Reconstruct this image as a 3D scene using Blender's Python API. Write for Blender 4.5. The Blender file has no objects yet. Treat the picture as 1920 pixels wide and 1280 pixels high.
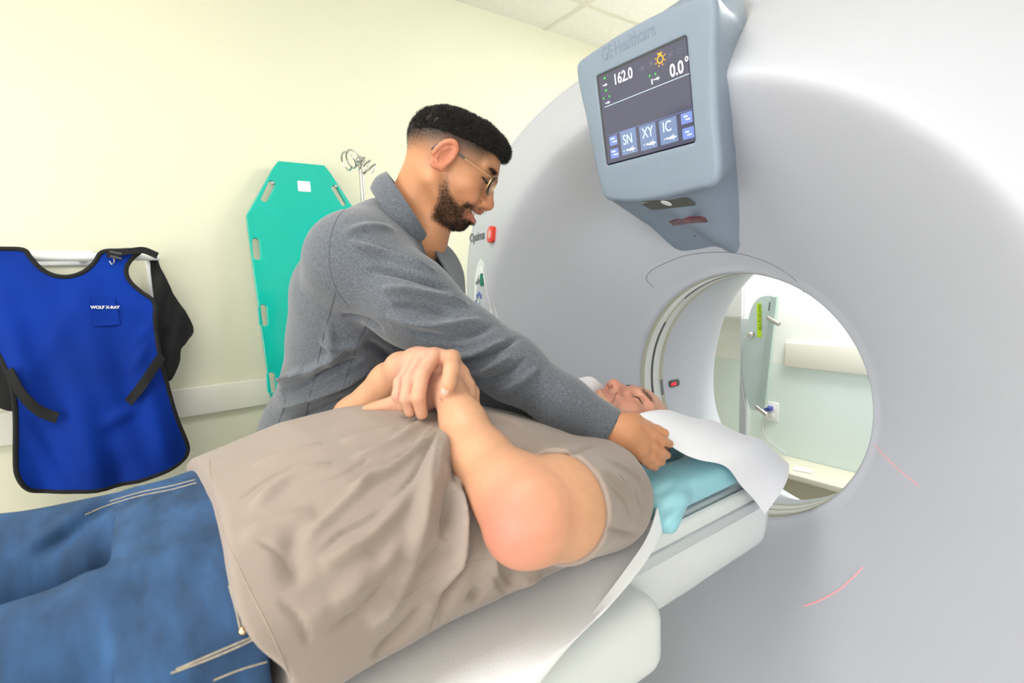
import bpy, bmesh, math, random
import numpy as np
from mathutils import Vector, Matrix
from mathutils.bvhtree import BVHTree
random.seed(7); RNG = np.random.default_rng(7)
SC = bpy.context.scene; COL = SC.collection
H = 1.38                                   # camera height above the floor

# ---------------------------------------------------------------- camera
FPX = 982.0
_n = lambda v: v / np.linalg.norm(v)
_dY = _n(np.array([1340.0, 168.0, -FPX])); _dX = -_n(np.array([-731.0, 90.0, -FPX]))
_dX = _n(_dX - _dY * np.dot(_dX, _dY)); _dZ = np.cross(_dX, _dY)
RC = np.array([_dX, _dY, _dZ]); CAM = np.array([0, 0, H])
cd = bpy.data.cameras.new('camera'); cam = bpy.data.objects.new('camera', cd); COL.objects.link(cam)
M4 = Matrix([[*RC[0], 0], [*RC[1], 0], [*RC[2], H], [0, 0, 0, 1]]); cam.matrix_world = M4
cd.sensor_width = 36; cd.lens = FPX / 1920 * 36; cd.clip_start = 0.02
cd.dof.use_dof = True; cd.dof.focus_distance = 1.15; cd.dof.aperture_fstop = 5.0
SC.camera = cam
SC.view_settings.view_transform = 'Standard'; SC.view_settings.look = 'None'
SC.view_settings.gamma = 1; SC.view_settings.use_curve_mapping = False
SC.view_settings.exposure = 0.13
# ---------------------------------------------------------------- light
w = bpy.data.worlds.new('world'); SC.world = w; w.use_nodes = True
w.node_tree.nodes['Background'].inputs[0].default_value = (0.9, 0.95, 1, 1)
w.node_tree.nodes['Background'].inputs[1].default_value = 0.3
LIGHTS = [  # x, y, sx, sy, watts, colour  (recessed ceiling troffers, all out of view)
    (-.8, -0.4, .6, 1.2, 14, (1, .965, .975)),
    (-.7, -2.3, .6, 1.2, 8, (1, .965, .975)),
    (-.7, -3.8, .6, 1.2, 5, (1, .965, .98)), (1.2, -3.6, .6, 1.2, 3, (1, .965, .98)),  # rear troffers added to light the gantry cover from the front
    (-0.6, 2.45, .9, .5, 72, (.98, 1, .99))]
FILLS = [('right', -.75, 1.45, 2.2, 1.3, 14, (.97, .965, 1)),   # daylight windows, added out of view to brighten the gantry: wall, place along it, z, width, height, watts, colour
       ('front', .8, 1.30, 2.4, 1.3, 88, (.97, .965, 1))]
CEIL = H + 1.31

def at(px, py, ax, val):                    # the point of the place seen at a pixel, on the plane axis = val
    r = RC @ np.array([px - 960, -(py - 640), -FPX]); t = (val - CAM[ax]) / r[ax]
    return CAM + r * t
def pd(px, py, d):                          # the same at a distance d along the view axis
    return CAM + RC @ np.array([px - 960, -(py - 640), -FPX]) * (d / FPX)

# ---------------------------------------------------------------- materials
def mat(name, col, rough=.5, metal=0, nscale=None, namt=.0, bump=0, bscale=200, spec=.5, sub=0, subcol=None,
        attr=None, emit=None, estr=1, trans=0, sheen=0, coat=0, stretch=None, alpha=1, ior=1.45):
    m = bpy.data.materials.new(name); m.use_nodes = True; nt = m.node_tree; N = nt.nodes; L = nt.links
    b = N['Principled BSDF']; I = b.inputs
    I['Base Color'].default_value = (*col, 1); I['Roughness'].default_value = rough; I['Metallic'].default_value = metal
    I['Specular IOR Level'].default_value = spec; I['Transmission Weight'].default_value = trans; I['IOR'].default_value = ior
    I['Coat Weight'].default_value = coat; I['Sheen Weight'].default_value = sheen; I['Alpha'].default_value = alpha
    if sub:
        I['Subsurface Weight'].default_value = sub; I['Subsurface Radius'].default_value = (1, .35, .2); I['Subsurface Scale'].default_value = .012
    if emit: I['Emission Color'].default_value = (*emit, 1); I['Emission Strength'].default_value = estr
    tc = N.new('ShaderNodeTexCoord'); src = tc.outputs['Object']
    if stretch:
        mp = N.new('ShaderNodeMapping'); mp.inputs['Scale'].default_value = stretch; L.new(src, mp.inputs[0]); src = mp.outputs[0]
    cur = None
    if attr:
        a = N.new('ShaderNodeAttribute'); a.attribute_name = attr; cur = a.outputs['Color']
    if nscale:
        t = N.new('ShaderNodeTexNoise'); t.inputs['Scale'].default_value = nscale; t.inputs['Detail'].default_value = 4
        L.new(src, t.inputs['Vector'])
        mr = N.new('ShaderNodeMapRange'); mr.inputs[1].default_value = .3; mr.inputs[2].default_value = .7
        mr.inputs[3].default_value = 1 - namt; mr.inputs[4].default_value = 1 + namt; L.new(t.outputs[0], mr.inputs[0])
        mx = N.new('ShaderNodeVectorMath'); mx.operation = 'SCALE'
        if cur: L.new(cur, mx.inputs[0])
        else: mx.inputs[0].default_value = col
        L.new(mr.outputs[0], mx.inputs['Scale']); cur = mx.outputs[0]
    if cur: L.new(cur, I['Base Color'])
    if bump:
        t = N.new('ShaderNodeTexNoise'); t.inputs['Scale'].default_value = bscale; t.inputs['Detail'].default_value = 3
        L.new(src, t.inputs['Vector']); bp = N.new('ShaderNodeBump'); bp.inputs['Strength'].default_value = bump
        bp.inputs['Distance'].default_value = .002; L.new(t.outputs[0], bp.inputs['Height']); L.new(bp.outputs[0], I['Normal'])
    return m
M = {}
M['wall'] = mat('cream_green_paint', (.76, .74, .575), .75, nscale=1.2, namt=.02, bump=.12, bscale=160)
M['wallfar'] = mat('pale_aqua_paint', (.72, .82, .78), .7, nscale=1.5, namt=.02, bump=.05)
M['wallfarw'] = mat('overexposed_wall_paint', (.86, .87, .82), .7, nscale=1.5, namt=.02)  # overexposed look of the upper far wall put into its colour
M['rail'] = mat('bumper_rail_plastic', (.78, .75, .66), .45, nscale=2, namt=.02)
M['ceil'] = mat('ceiling_tile', (.84, .82, .74), .85, nscale=60, namt=.04, bump=.3, bscale=120)
M['tgrid'] = mat('ceiling_grid_metal', (.72, .69, .58), .5, nscale=5, namt=.02)
M['floor'] = mat('vinyl_floor', (.70, .69, .65), .4, nscale=30, namt=.06)
M['gantry'] = mat('scanner_cover_plastic', (.545, .555, .615), .38, nscale=3, namt=.008, bump=.02, bscale=500)
M['liner'] = mat('bore_liner_plastic', (.80, .80, .77), .35, nscale=3, namt=.01)
M['mylar'] = mat('tan_ring', (.52, .49, .38), .3, nscale=4, namt=.04)
M['dark'] = mat('dark_plastic', (.07, .07, .075), .35, nscale=20, namt=.08)
M['grey'] = mat('grey_plastic', (.18, .19, .2), .4, nscale=20, namt=.05)
M['blueg'] = mat('blue_grey_console_plastic', (.25, .305, .385), .5, nscale=6, namt=.02, bump=.12, bscale=900)
M['blueg2'] = mat('blue_grey_emboss', (.225, .275, .35), .45, nscale=6, namt=.02)
M['screen'] = mat('lcd_screen', (.03, .03, .04), .12, emit=(.085, .085, .13), estr=1, nscale=3, namt=.05)
M['wtext'] = mat('screen_white', (.5, .5, .5), .3, emit=(.9, .92, 1), estr=.9, nscale=9, namt=.01)
M['ctext'] = mat('screen_pale_cyan', (.4, .5, .5), .3, emit=(.55, .85, 1), estr=.8, nscale=9, namt=.01)
M['gtext'] = mat('screen_green', (.05, .4, .05), .3, emit=(.03, .75, .05), estr=.8, nscale=9, namt=.01)
M['otext'] = mat('screen_orange', (.5, .2, .02), .3, emit=(1, .42, .03), estr=.9, nscale=9, namt=.01)
M['dtext'] = mat('screen_dim', (.08, .08, .1), .3, emit=(.12, .12, .16), estr=.9, nscale=9, namt=.01)
M['btn'] = mat('screen_button', (.1, .13, .2), .3, emit=(.12, .17, .30), estr=1, nscale=6, namt=.05)
M['btn2'] = mat('screen_button_light', (.1, .13, .3), .3, emit=(.13, .19, .46), estr=1, nscale=6, namt=.05)
M['red'] = mat('red_button_plastic', (.75, .04, .02), .3, nscale=9, namt=.05, coat=.4)
M['laser'] = mat('laser_window', (.5, .0, .01), .2, emit=(1, .02, .04), estr=1.2, nscale=40, namt=.2)
M['laserl'] = mat('laser_line', (.8, .3, .33), .5, emit=(.9, .25, .28), estr=.35, nscale=40, namt=.02)
M['ink'] = mat('grey_ink', (.10, .11, .13), .5, nscale=9, namt=.02)
M['blueink'] = mat('blue_button', (.05, .09, .55), .35, nscale=9, namt=.1)
M['greenlcd'] = mat('green_lcd', (.02, .17, .12), .25, nscale=9, namt=.1)
M['white'] = mat('white_enamel', (.82, .82, .80), .35, nscale=5, namt=.01)
M['whitep'] = mat('white_plastic', (.84, .84, .84), .4, nscale=5, namt=.01)
M['steel'] = mat('stainless_steel', (.6, .57, .55), .25, metal=1, nscale=30, namt=.05)
M['teal'] = mat('teal_board_plastic', (.0, .46, .37), .22, nscale=4, namt=.04, coat=.3)
M['blue'] = mat('royal_blue_nylon', (.001, .030, .29), .75, nscale=5, namt=.18, bump=.25, bscale=900, spec=.2)
M['blackfab'] = mat('black_fabric', (.006, .006, .007), .8, nscale=60, namt=.2, bump=.2, bscale=700)
M['mirror'] = mat('pale_green_acrylic', (.55, .66, .62), .15, nscale=3, namt=.02)
M['greentape'] = mat('yellow_green_label', (.55, .80, .02), .5, nscale=9, namt=.02)
M['tape_ink'] = mat('label_ink', (.18, .3, .02), .5, nscale=9, namt=.02)
M['tapeblue'] = mat('blue_plug', (.06, .08, .35), .4, nscale=9, namt=.05)
M['desk'] = mat('desk_laminate', (.68, .65, .52), .4, nscale=4, namt=.02)
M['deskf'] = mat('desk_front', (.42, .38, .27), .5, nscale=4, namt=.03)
M['sheet'] = mat('white_sheet', (.88, .88, .91), .75, nscale=4, namt=.01, bump=.15, bscale=300)
M['paper'] = mat('white_paper_towel', (.84, .84, .89), .8, nscale=4, namt=.01, bump=.2, bscale=500)
M['pillow'] = mat('light_blue_vinyl', (.30, .60, .70), .35, nscale=4, namt=.03, bump=.05, bscale=60)
M['table'] = mat('table_plastic', (.72, .74, .74), .35, nscale=3, namt=.01)
M['tableg'] = mat('table_grey_plastic', (.55, .58, .60), .4, nscale=3, namt=.01)
M['lamp'] = mat('lamp_diffuser', (.9, .9, .9), .5, emit=(1, .98, .94), estr=4, nscale=3, namt=.01)

# ---------------------------------------------------------------- helpers
def link(name, me, m=None, parent=None, smooth=True):
    o = bpy.data.objects.new(name, me); COL.objects.link(o)
    if m is not None:
        for x in (m if isinstance(m, (list, tuple)) else [m]): me.materials.append(x)
    if smooth: me.polygons.foreach_set('use_smooth', [True] * len(me.polygons))
    me.update()
    if parent is not None: o.parent = parent; o.matrix_parent_inverse = Matrix.Identity(4)
    return o
def pym(name, V, F, m=None, parent=None, smooth=True):
    me = bpy.data.meshes.new(name); me.from_pydata([tuple(map(float, v)) for v in V], [], [tuple(map(int, f)) for f in F]); me.validate()
    return link(name, me, m, parent, smooth)
def tag(o, label=None, cat=None, group=None, kind=None):
    if label: o['label'] = label
    if cat: o['category'] = cat
    if group: o['group'] = group
    if kind: o['kind'] = kind
    return o
def empty(name, label, cat, group=None):
    o = bpy.data.objects.new(name, None); COL.objects.link(o); o.empty_display_size = .05
    return tag(o, label, cat, group)
def box(bm, lo, hi, bev=0, seg=3, M_=None):
    r = bmesh.ops.create_cube(bm, size=1); vs = r['verts']
    for v in vs: v.co = Vector([lo[i] + (v.co[i] + .5) * (hi[i] - lo[i]) for i in range(3)])
    if bev:
        es = list({e for v in vs for e in v.link_edges})
        vs = list({v for f in bmesh.ops.bevel(bm, geom=es, offset=bev, segments=seg, profile=.5, affect='EDGES')['faces'] for v in f.verts} | {v for v in vs if v.is_valid})
    if M_ is not None:
        for v in vs: v.co = M_ @ v.co
def bmo(name, bm, m, parent=None, smooth=True, angle=35):
    bmesh.ops.recalc_face_normals(bm, faces=bm.faces[:])
    me = bpy.data.meshes.new(name); bm.to_mesh(me); bm.free()
    o = link(name, me, m, parent, smooth)
    if smooth: sharp(me, angle)
    return o
def sharp(me, angle=35):
    try: me.set_sharp_from_angle(angle=math.radians(angle))
    except Exception: pass
def boxo(name, lo, hi, m, parent=None, bev=.003, M_=None):
    bm = bmesh.new(); box(bm, lo, hi, bev, 3, M_); return bmo(name, bm, m, parent)
def catmull(P, n):
    P = np.array(P, float); k = len(P); out = []
    Q = np.vstack([2 * P[0] - P[1], P, 2 * P[-1] - P[-2]])
    for i in range(k - 1):
        a, b, c, d = Q[i:i + 4]
        for t in np.linspace(0, 1, n, endpoint=False):
            out.append(.5 * ((2 * b) + (c - a) * t + (2 * a - 5 * b + 4 * c - d) * t * t + (3 * b - a - 3 * c + d) * t ** 3))
    out.append(P[-1]); return np.array(out)
def tube(bm, pts, r, seg=10, closed=False, flat=None):
    pts = [Vector(p) for p in pts]; n = len(pts); rs = r if hasattr(r, '__len__') else [r] * n
    up = Vector((0, 0, 1)); rings = []
    t0 = (pts[1] - pts[0]).normalized(); u = up.cross(t0)
    if u.length < .1: u = Vector((1, 0, 0)).cross(t0)
    u.normalize()
    for i, p in enumerate(pts):
        if closed: t = (pts[(i + 1) % n] - pts[i - 1]).normalized()
        else: t = (pts[min(i + 1, n - 1)] - pts[max(i - 1, 0)]).normalized()
        u = (u - t * u.dot(t)).normalized(); v = t.cross(u)
        rings.append([bm.verts.new(p + (u * math.cos(a) + v * math.sin(a)) * rs[i]) for a in [2 * math.pi * k / seg for k in range(seg)]])
    for i in range(n if closed else n - 1):
        A, B = rings[i], rings[(i + 1) % n]
        for k in range(seg): bm.faces.new((A[k], A[(k + 1) % seg], B[(k + 1) % seg], B[k]))
    if not closed: bm.faces.new(rings[0][::-1]); bm.faces.new(rings[-1])
def tubeo(name, pts, r, m, parent=None, seg=10, closed=False):
    bm = bmesh.new(); tube(bm, pts, r, seg, closed); return bmo(name, bm, m, parent)
def grid(name, V, m, parent=None, thick=0, closed=False):
    """V: rows x cols x 3 -> sheet mesh, solidified by thick (made of real geometry)"""
    R, C = V.shape[:2]
    def quads(off, flip):
        F = []
        for i in range(R - 1):
            for j in range(C if closed else C - 1):
                q = (i * C + j, i * C + (j + 1) % C, (i + 1) * C + (j + 1) % C, (i + 1) * C + j)
                F.append(tuple(off + x for x in (q[::-1] if flip else q)))
        return F
    P = V.reshape(-1, 3)
    if not thick: return pym(name, P, quads(0, False), m, parent)
    du = np.gradient(V, axis=0); dv = np.gradient(V, axis=1); nn = np.cross(du, dv); nn /= (np.linalg.norm(nn, axis=2, keepdims=True) + 1e-12)
    P2 = (V - nn * thick).reshape(-1, 3); F = quads(0, True) + quads(R * C, False); o = R * C
    if not closed:
        bd = [(i * C, (i + 1) * C) for i in range(R - 1)] + [((R - 1) * C + j, (R - 1) * C + j + 1) for j in range(C - 1)]
        bd += [((i + 1) * C + C - 1, i * C + C - 1) for i in range(R - 1)] + [(j + 1, j) for j in range(C - 1)]
    else: bd = [((R - 1) * C + j, (R - 1) * C + (j + 1) % C) for j in range(C)] + [((j + 1) % C, j) for j in range(C)]
    F += [(a, b, b + o, a + o) for a, b in bd]
    ob = pym(name, np.vstack([P, P2]), F, m, parent)
    bm = bmesh.new(); bm.from_mesh(ob.data); bmesh.ops.recalc_face_normals(bm, faces=bm.faces[:]); bm.to_mesh(ob.data); bm.free()
    ob.data.polygons.foreach_set('use_smooth', [True] * len(ob.data.polygons)); sharp(ob.data, 50); return ob
def frame(o, x, y):                          # origin + x, y directions -> matrix, z = x cross y
    x = Vector(x).normalized(); y = Vector(y); y = (y - x * y.dot(x)).normalized(); z = x.cross(y)
    return Matrix(((x[0], y[0], z[0], o[0]), (x[1], y[1], z[1], o[1]), (x[2], y[2], z[2], o[2]), (0, 0, 0, 1)))
def prism(bm, pts, z0, z1, M_, bev=0):        # 2-D outline extruded from z0 to z1 in a frame
    a = [bm.verts.new((p[0], p[1], z0)) for p in pts]; b = [bm.verts.new((p[0], p[1], z1)) for p in pts]; n = len(pts)
    fs = [bm.faces.new(a[::-1]), bm.faces.new(b)] + [bm.faces.new((a[i], a[(i + 1) % n], b[(i + 1) % n], b[i])) for i in range(n)]
    vs = a + b
    if bev:
        r = bmesh.ops.bevel(bm, geom=list(fs[1].edges), offset=bev, segments=3, profile=.5, affect='EDGES')
        vs = [v for v in bm.verts if v in set(vs) | {v for f in r['faces'] for v in f.verts}]
    for v in vs:
        if v.is_valid: v.co = M_ @ v.co
def prismo(name, pts, z0, z1, M_, m, parent=None, bev=0, smooth=True):
    bm = bmesh.new(); prism(bm, pts, z0, z1, M_, bev); return bmo(name, bm, m, parent, smooth)
def rrect(x0, y0, x1, y1, r, n=5):
    P = []
    for cx, cy, a in ((x1 - r, y1 - r, 0), (x0 + r, y1 - r, 90), (x0 + r, y0 + r, 180), (x1 - r, y0 + r, 270)):
        P += [(cx + r * math.cos(math.radians(a + 90 * k / n)), cy + r * math.sin(math.radians(a + 90 * k / n))) for k in range(n + 1)]
    return P
def circ(cx, cy, rx, ry=None, n=20): return [(cx + rx * math.cos(2 * math.pi * k / n), cy + (ry or rx) * math.sin(2 * math.pi * k / n)) for k in range(n)]
def text(name, s, size, M_, m, parent=None, depth=.0004, off=0, align='LEFT', sx=1):
    c = bpy.data.curves.new(name, 'FONT'); c.body = s; c.size = size; c.extrude = depth; c.offset = off; c.align_x = align
    t = bpy.data.objects.new(name, c); me = bpy.data.meshes.new_from_object(t); bpy.data.objects.remove(t)
    for v in me.vertices: v.co = M_ @ Vector((v.co.x * sx, v.co.y, v.co.z))
    return link(name, me, m, parent, False)

# ================================================================ ROOM
WX = -2.25; FY = 2.9; RX = 2.2; BY = -4.6
def struct(name, lo, hi, m, bev=0): return tag(boxo(name, lo, hi, m, None, bev), kind='structure')
struct('floor', (WX - .1, BY - .1, -.1), (RX + .1, FY + .1, 0), M['floor'])
struct('wall_left', (WX - .1, BY, 0), (WX, FY, CEIL), M['wall'])
struct('wall_right', (RX, BY, 0), (RX + .1, FY, CEIL), M['wall'])
struct('wall_front', (WX - .1, BY - .1, 0), (RX + .1, BY, CEIL), M['wall'])
RZ1 = at(1450, 638, 1, FY)[2]; RZ0 = at(1450, 683, 1, FY)[2]
struct('wall_back', (WX - .1, FY, 0), (RX + .1, FY + .1, RZ0 + .01), M['wallfar'])
struct('wall_back_upper', (WX - .1, FY, RZ0 + .01), (RX + .1, FY + .1, CEIL), M['wallfarw'])
struct('trim_1', (WX, BY, H - .46), (WX + .025, FY, H - .352), M['rail'], .006)
struct('trim_2', (-1.40, FY - .025, RZ0), (RX, FY, RZ1), M['rail'], .006)
struct('baseboard_left', (WX, BY, 0), (WX + .015, FY, .1), M['rail'], .004)
# ceiling of lay-in tiles on a metal grid
struct('ceiling', (WX - .1, BY - .1, CEIL), (RX + .1, FY + .1, CEIL + .1), M['ceil'])
bm = bmesh.new()
for k in range(9):
    x = WX + .31 + k * .61
    if x < RX: box(bm, (x - .012, BY, CEIL - .004), (x + .012, FY, CEIL + .002))
for yy in [1.948 + .61 * k for k in range(-10, 2)]: box(bm, (WX, yy - .012, CEIL - .0042), (RX, yy + .012, CEIL + .0018))
tag(bmo('ceiling_grid', bm, M['tgrid'], None, False), kind='structure')
for i, (x, y, sx, sy, wt, c) in enumerate(LIGHTS):
    o = empty('ceiling_light', 'unseen recessed fluorescent troffer in the white ceiling tiles', 'ceiling light', 'recessed ceiling troffers')
    boxo('frame', (x - sx / 2 - .02, y - sy / 2 - .02, CEIL - .012), (x + sx / 2 + .02, y + sy / 2 + .02, CEIL - .001), M['white'], o, .003)
    boxo('diffuser', (x - sx / 2, y - sy / 2, CEIL - .016), (x + sx / 2, y + sy / 2, CEIL - .0125), M['lamp'], o, .001)
    ld = bpy.data.lights.new('troffer_light', 'AREA'); ld.shape = 'RECTANGLE'; ld.size = sx; ld.size_y = sy; ld.energy = wt * .62; ld.color = c
    lo = bpy.data.objects.new('troffer_light', ld); COL.objects.link(lo); lo.location = (x, y, CEIL - .03)

M['fillpane'] = mat('window_glass', (.75, .82, .86), .1, emit=(.85, .92, 1), estr=1.5, nscale=2, namt=.02)  # glowing pane for the added fill openings
for i_, (wall_, wy, wz, ww, wh, wt, wc) in enumerate(FILLS):
    wn = tag(empty('window_%d' % (i_ + 1), None, None), kind='structure')  # invented opening on an unseen wall, carries extra light for the scanner
    WM = Matrix.Translation((RX, 0, 0)) if wall_ == 'right' else Matrix(((0, 1, 0, 0), (1, 0, 0, BY), (0, 0, 1, 0), (0, 0, 0, 1))) @ Matrix.Diagonal((-1, 1, 1, 1))
    bx = lambda nm, lo_, hi_, m_, bv: boxo(nm, lo_, hi_, m_, wn, bv, WM)
    bx('glass', (-.008, wy - ww / 2, wz - wh / 2), (-.002, wy + ww / 2, wz + wh / 2), M['fillpane'], 0)
    for k in range(3): bx('mullion', (-.04, wy - ww / 2 - .03 + k * ww / 2, wz - wh / 2 - .03), (-.002, wy - ww / 2 + .03 + k * ww / 2, wz + wh / 2 + .03), M['white'], .004)
    for zz in (wz - wh / 2 - .03, wz + wh / 2 - .03): bx('rail', (-.05, wy - ww / 2 - .03, zz), (-.002, wy + ww / 2 + .03, zz + .06), M['white'], .004)
    ld = bpy.data.lights.new('fill_light', 'AREA'); ld.shape = 'RECTANGLE'; ld.size = wh; ld.size_y = ww; ld.energy = wt; ld.color = wc
    lo = bpy.data.objects.new('fill_light', ld); COL.objects.link(lo)
    lo.location = WM @ Vector((-.06, wy, wz)); lo.rotation_euler = (0, math.pi / 2, 0) if wall_ == 'right' else (0, math.pi / 2, -math.pi / 2)

# ================================================================ CT SCANNER
GX, GZ = -.815, H - .356
scanner = empty('ct_scanner', 'large white ring-shaped CT scanner gantry with a wide round bore and blue-grey display console', 'CT scanner')
def outline(th):
    c, s = math.cos(th), math.sin(th)
    n = 2.5 if s > 0 else 5; a = 1.03; b = .93 if s > 0 else .95
    r = (abs(c / a) ** n + abs(s / b) ** n) ** (-1 / n)
    lim = .975 / max(abs(c), 1e-6); q = 24
    th_ = th if th < math.pi else th - 2 * math.pi; k_ = float(np.clip((math.radians(97) - abs(th_)) / .45, 0, 1) * (th_ > 0) * np.clip(th_ / .5, 0, 1)); k_ = k_ * k_ * (3 - 2 * k_)
    return (r ** -q + lim ** -q) ** (-1 / q) * (1 + .16 * k_)
def dish_y(r):
    if r < .765:
        u = (r - .352) / (.765 - .352); return 1.385 - .385 * (u ** .93)
    return 1.0
def face_y(r, R, th=None):                            # front cover, from bore edge to outline
    k = .018                                  # soft crease at the dish rim
    lin = 1.385 - .385 * np.clip((r - .352) / .413, 0, 2)
    u = np.clip((r - .765) / max(R - .765, .02), 0, 1)
    out = 1.0 + .07 * u ** 1.3
    if th is not None:
        c_ = np.clip((math.radians(97) - abs(th)) / .45, 0, 1) * (th > -.9) * np.clip((th + .9) / .6, 0, 1); out = out + .30 * c_ * c_ * (3 - 2 * c_) * u ** 1.25
    d = lin - out
    return out + .5 * (d + math.sqrt(d * d + k * k))
NT = 300; rows = []
ths = [2 * math.pi * i / NT for i in range(NT)]
def ring(rf, yf): rows.append([[GX + rf(t) * math.cos(t), yf(t), GZ + rf(t) * math.sin(t)] for t in ths])
RB = .352
def low(t): return float(np.clip(-math.sin(t) * 1.3 + .25, 0, 1)) ** 1.5
for y, r, d_ in ((2.10, .52, .06), (2.06, .475, .085), (2.0, .44, .095), (1.93, .418, .088), (1.86, .400, .070), (1.78, .383, .048), (1.70, .368, .028), (1.62, .356, .010)): ring(lambda t, r=r, d_=d_: r + d_ * low(t), lambda t, y=y: y)
for y in (1.56, 1.52, 1.46, 1.40): ring(lambda t: .348, lambda t, y=y: y)
for a in range(1, 7):                         # rounded lip
    an = a / 6 * math.radians(47); ring(lambda t, an=an: .348 + .02 * (1 - math.cos(an)), lambda t, an=an: 1.392 - .02 * math.sin(an))
r0 = .348 + .02 * (1 - math.cos(math.radians(47)))
for k in range(1, 60):
    u = k / 59
    def rf(t, u=u): 
        R = outline(t) - .045
        return r0 + (R - r0) * u
    def yf(t, rf=rf):
        return float(face_y(rf(t), outline(t) - .045, t if t < math.pi else t - 2 * math.pi))
    ring(rf, yf)
for a in range(1, 9):
    an = a / 8 * math.pi / 2
    ring(lambda t, an=an: outline(t) - .045 + .045 * math.sin(an), lambda t, an=an: float(face_y(outline(t) - .045, outline(t) - .045, t if t < math.pi else t - 2 * math.pi)) + .05 * (1 - math.cos(an)))
for y in (1.5, 1.6, 1.8, 2.0): ring(lambda t: outline(t), lambda t, y=y: y)
for a in range(1, 7):
    an = a / 6 * math.pi / 2; ring(lambda t, an=an: outline(t) - .08 * (1 - math.cos(an)), lambda t, an=an: 2.02 + .08 * math.sin(an))
ring(lambda t: .52 + .06 * low(t), lambda t: 2.10)
V = np.array(rows)
grid('front_cover', V, M['gantry'], scanner, 0, True)
boxo('plinth', (GX - .85, 1.3, 0.002), (GX + .85, 2.0, .12), M['tableg'], scanner, .02)
# bore liner: translucent bore_window ring between two tan bands and a dark line
def band(name, y0, y1, r, m, a0=0, a1=360, n=160, dr=.001):
    A = [math.radians(a0 + (a1 - a0) * k / n) for k in range(n + 1)]
    V = np.array([[[GX + rr * math.cos(a), y, GZ + rr * math.sin(a)] for rr, y in ((r, y0), (r - dr, y0), (r - dr, y1), (r, y1))] for a in A])
    return grid(name, V, m, scanner, 0, False)
band('bore_ring', 1.395, 1.412, .3475, M['mylar']); band('bore_ring', 1.495, 1.512, .3475, M['mylar'])
band('bore_window', 1.413, 1.494, .3477, M['liner'])
band('bore_mark', 1.447, 1.458, .3467, M['dark'], 95, 128); band('bore_mark', 1.447, 1.458, .3467, M['mylar'], 128, 146)
band('bore_mark', 1.447, 1.458, .3467, M['dark'], 146, 215); band('bore_mark', 1.496, 1.511, .3463, M['grey'], 183, 192)
band('bore_mark', 1.447, 1.458, .3467, M['mylar'], 215, 330)
# laser_window at the far side of the bore
a = math.radians(187)
Ml = frame((GX + .346 * math.cos(a), 1.575, GZ + .346 * math.sin(a)), (0, 1, 0), (-math.sin(a) * -1, 0, math.cos(a) * -1))
lw = prismo('laser_window', rrect(-.028, -.012, .028, .012, .009), -.002, .003, Ml, M['dark'], scanner, .001)
prismo('laser_lens', rrect(-.022, -.006, .006, .004, .003), .003, .0045, Ml, M['laser'], lw)
def on_face(px, py, y0=1.1):                 # where the sight line meets the front cover
    y = y0
    for _ in range(40):
        p = at(px, py, 1, y); dx, dz = p[0] - GX, p[2] - GZ; r = math.hypot(dx, dz); R = outline(math.atan2(dz, dx)) - .045
        y = .5 * y + .5 * float(face_y(r, R, math.atan2(dz, dx)))
    return at(px, py, 1, y)
def face_frame(p):
    e = .004
    def Y(x, z):
        r = math.hypot(x - GX, z - GZ); return float(face_y(r, outline(math.atan2(z - GZ, x - GX)) - .045, math.atan2(z - GZ, x - GX)))
    x, z = p[0], p[2]
    ux = Vector((1, (Y(x + e, z) - Y(x - e, z)) / (2 * e), 0)); uz = Vector((0, (Y(x, z + e) - Y(x, z - e)) / (2 * e), 1))
    return frame((x, Y(x, z), z), ux, uz)     # z axis points out of the cover, towards -y
# soft seam loop above the bore
def facepts(px): return [on_face(*q) for q in px]
sp = catmull([(1225, 538), (1212, 524), (1220, 508), (1250, 492), (1290, 478), (1340, 472.5), (1390, 476), (1440, 492), (1480, 515), (1500, 535), (1507, 548)], 5)
tubeo('seam', [p + np.array([0, .0, 0]) for p in facepts(sp)], .0011, M['grey'], scanner, 6)
# laser lines that lie on the cover
tubeo('laser_line', facepts(catmull([(1508, 1136), (1540, 1124), (1575, 1104), (1600, 1082), (1618, 1063)], 5)), .0016, M['laserl'], scanner, 6)
tubeo('laser_line', facepts(catmull([(1634, 826), (1660, 856), (1690, 884), (1722, 910)], 5)), .0009, M['laserl'], scanner, 6)
# lettering, emergency button and keypad on the left front
def FYX(x, z):
    r = math.hypot(x - GX, z - GZ); return float(face_y(r, outline(math.atan2(z - GZ, x - GX)) - .045, math.atan2(z - GZ, x - GX)))
def conform(o, F_):
    n_ = F_.to_3x3() @ Vector((0, 0, 1)); o_ = F_.translation
    for v in o.data.vertices:
        h_ = (v.co - o_).dot(n_); v.co.y = FYX(v.co.x, v.co.z) - h_ * .5 - .0003
    for c_ in o.children: conform(c_, F_)
    return o
p = on_face(881, 455); p1_ = on_face(911, 440); F_ = frame(p, (1, 0, 0), (0, 0, 1))
t = text('cover_lettering', 'Optima', .047, Matrix(((1, 0, 0, p[0]), (0, 0, -1, p[1]), (0, 1, 0, p[2]), (0, 0, 0, 1))), M['ink'], scanner, .0004, .0002, sx=(p1_[0] - p[0]) / .150)
for v in t.data.vertices: v.co.y = FYX(v.co.x, v.co.z) - .0015 + (v.co.y - p[1])
p = on_face(924, 440); F_ = face_frame(p)
eb = prismo('emergency_button', rrect(-.021, -.027, .021, .027, .012), 0, .012, F_, M['red'], scanner, .004)
prismo('button_icon', circ(0, 0, .009, .013), .0121, .0126, F_, M['whitep'], eb)
prismo('button_icon', circ(0, 0, .006, .010), .0124, .0129, F_, M['red'], eb)
prismo('button_icon', rrect(-.0015, -.006, .0015, .006, .001), .0127, .0133, F_, M['whitep'], eb)
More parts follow.
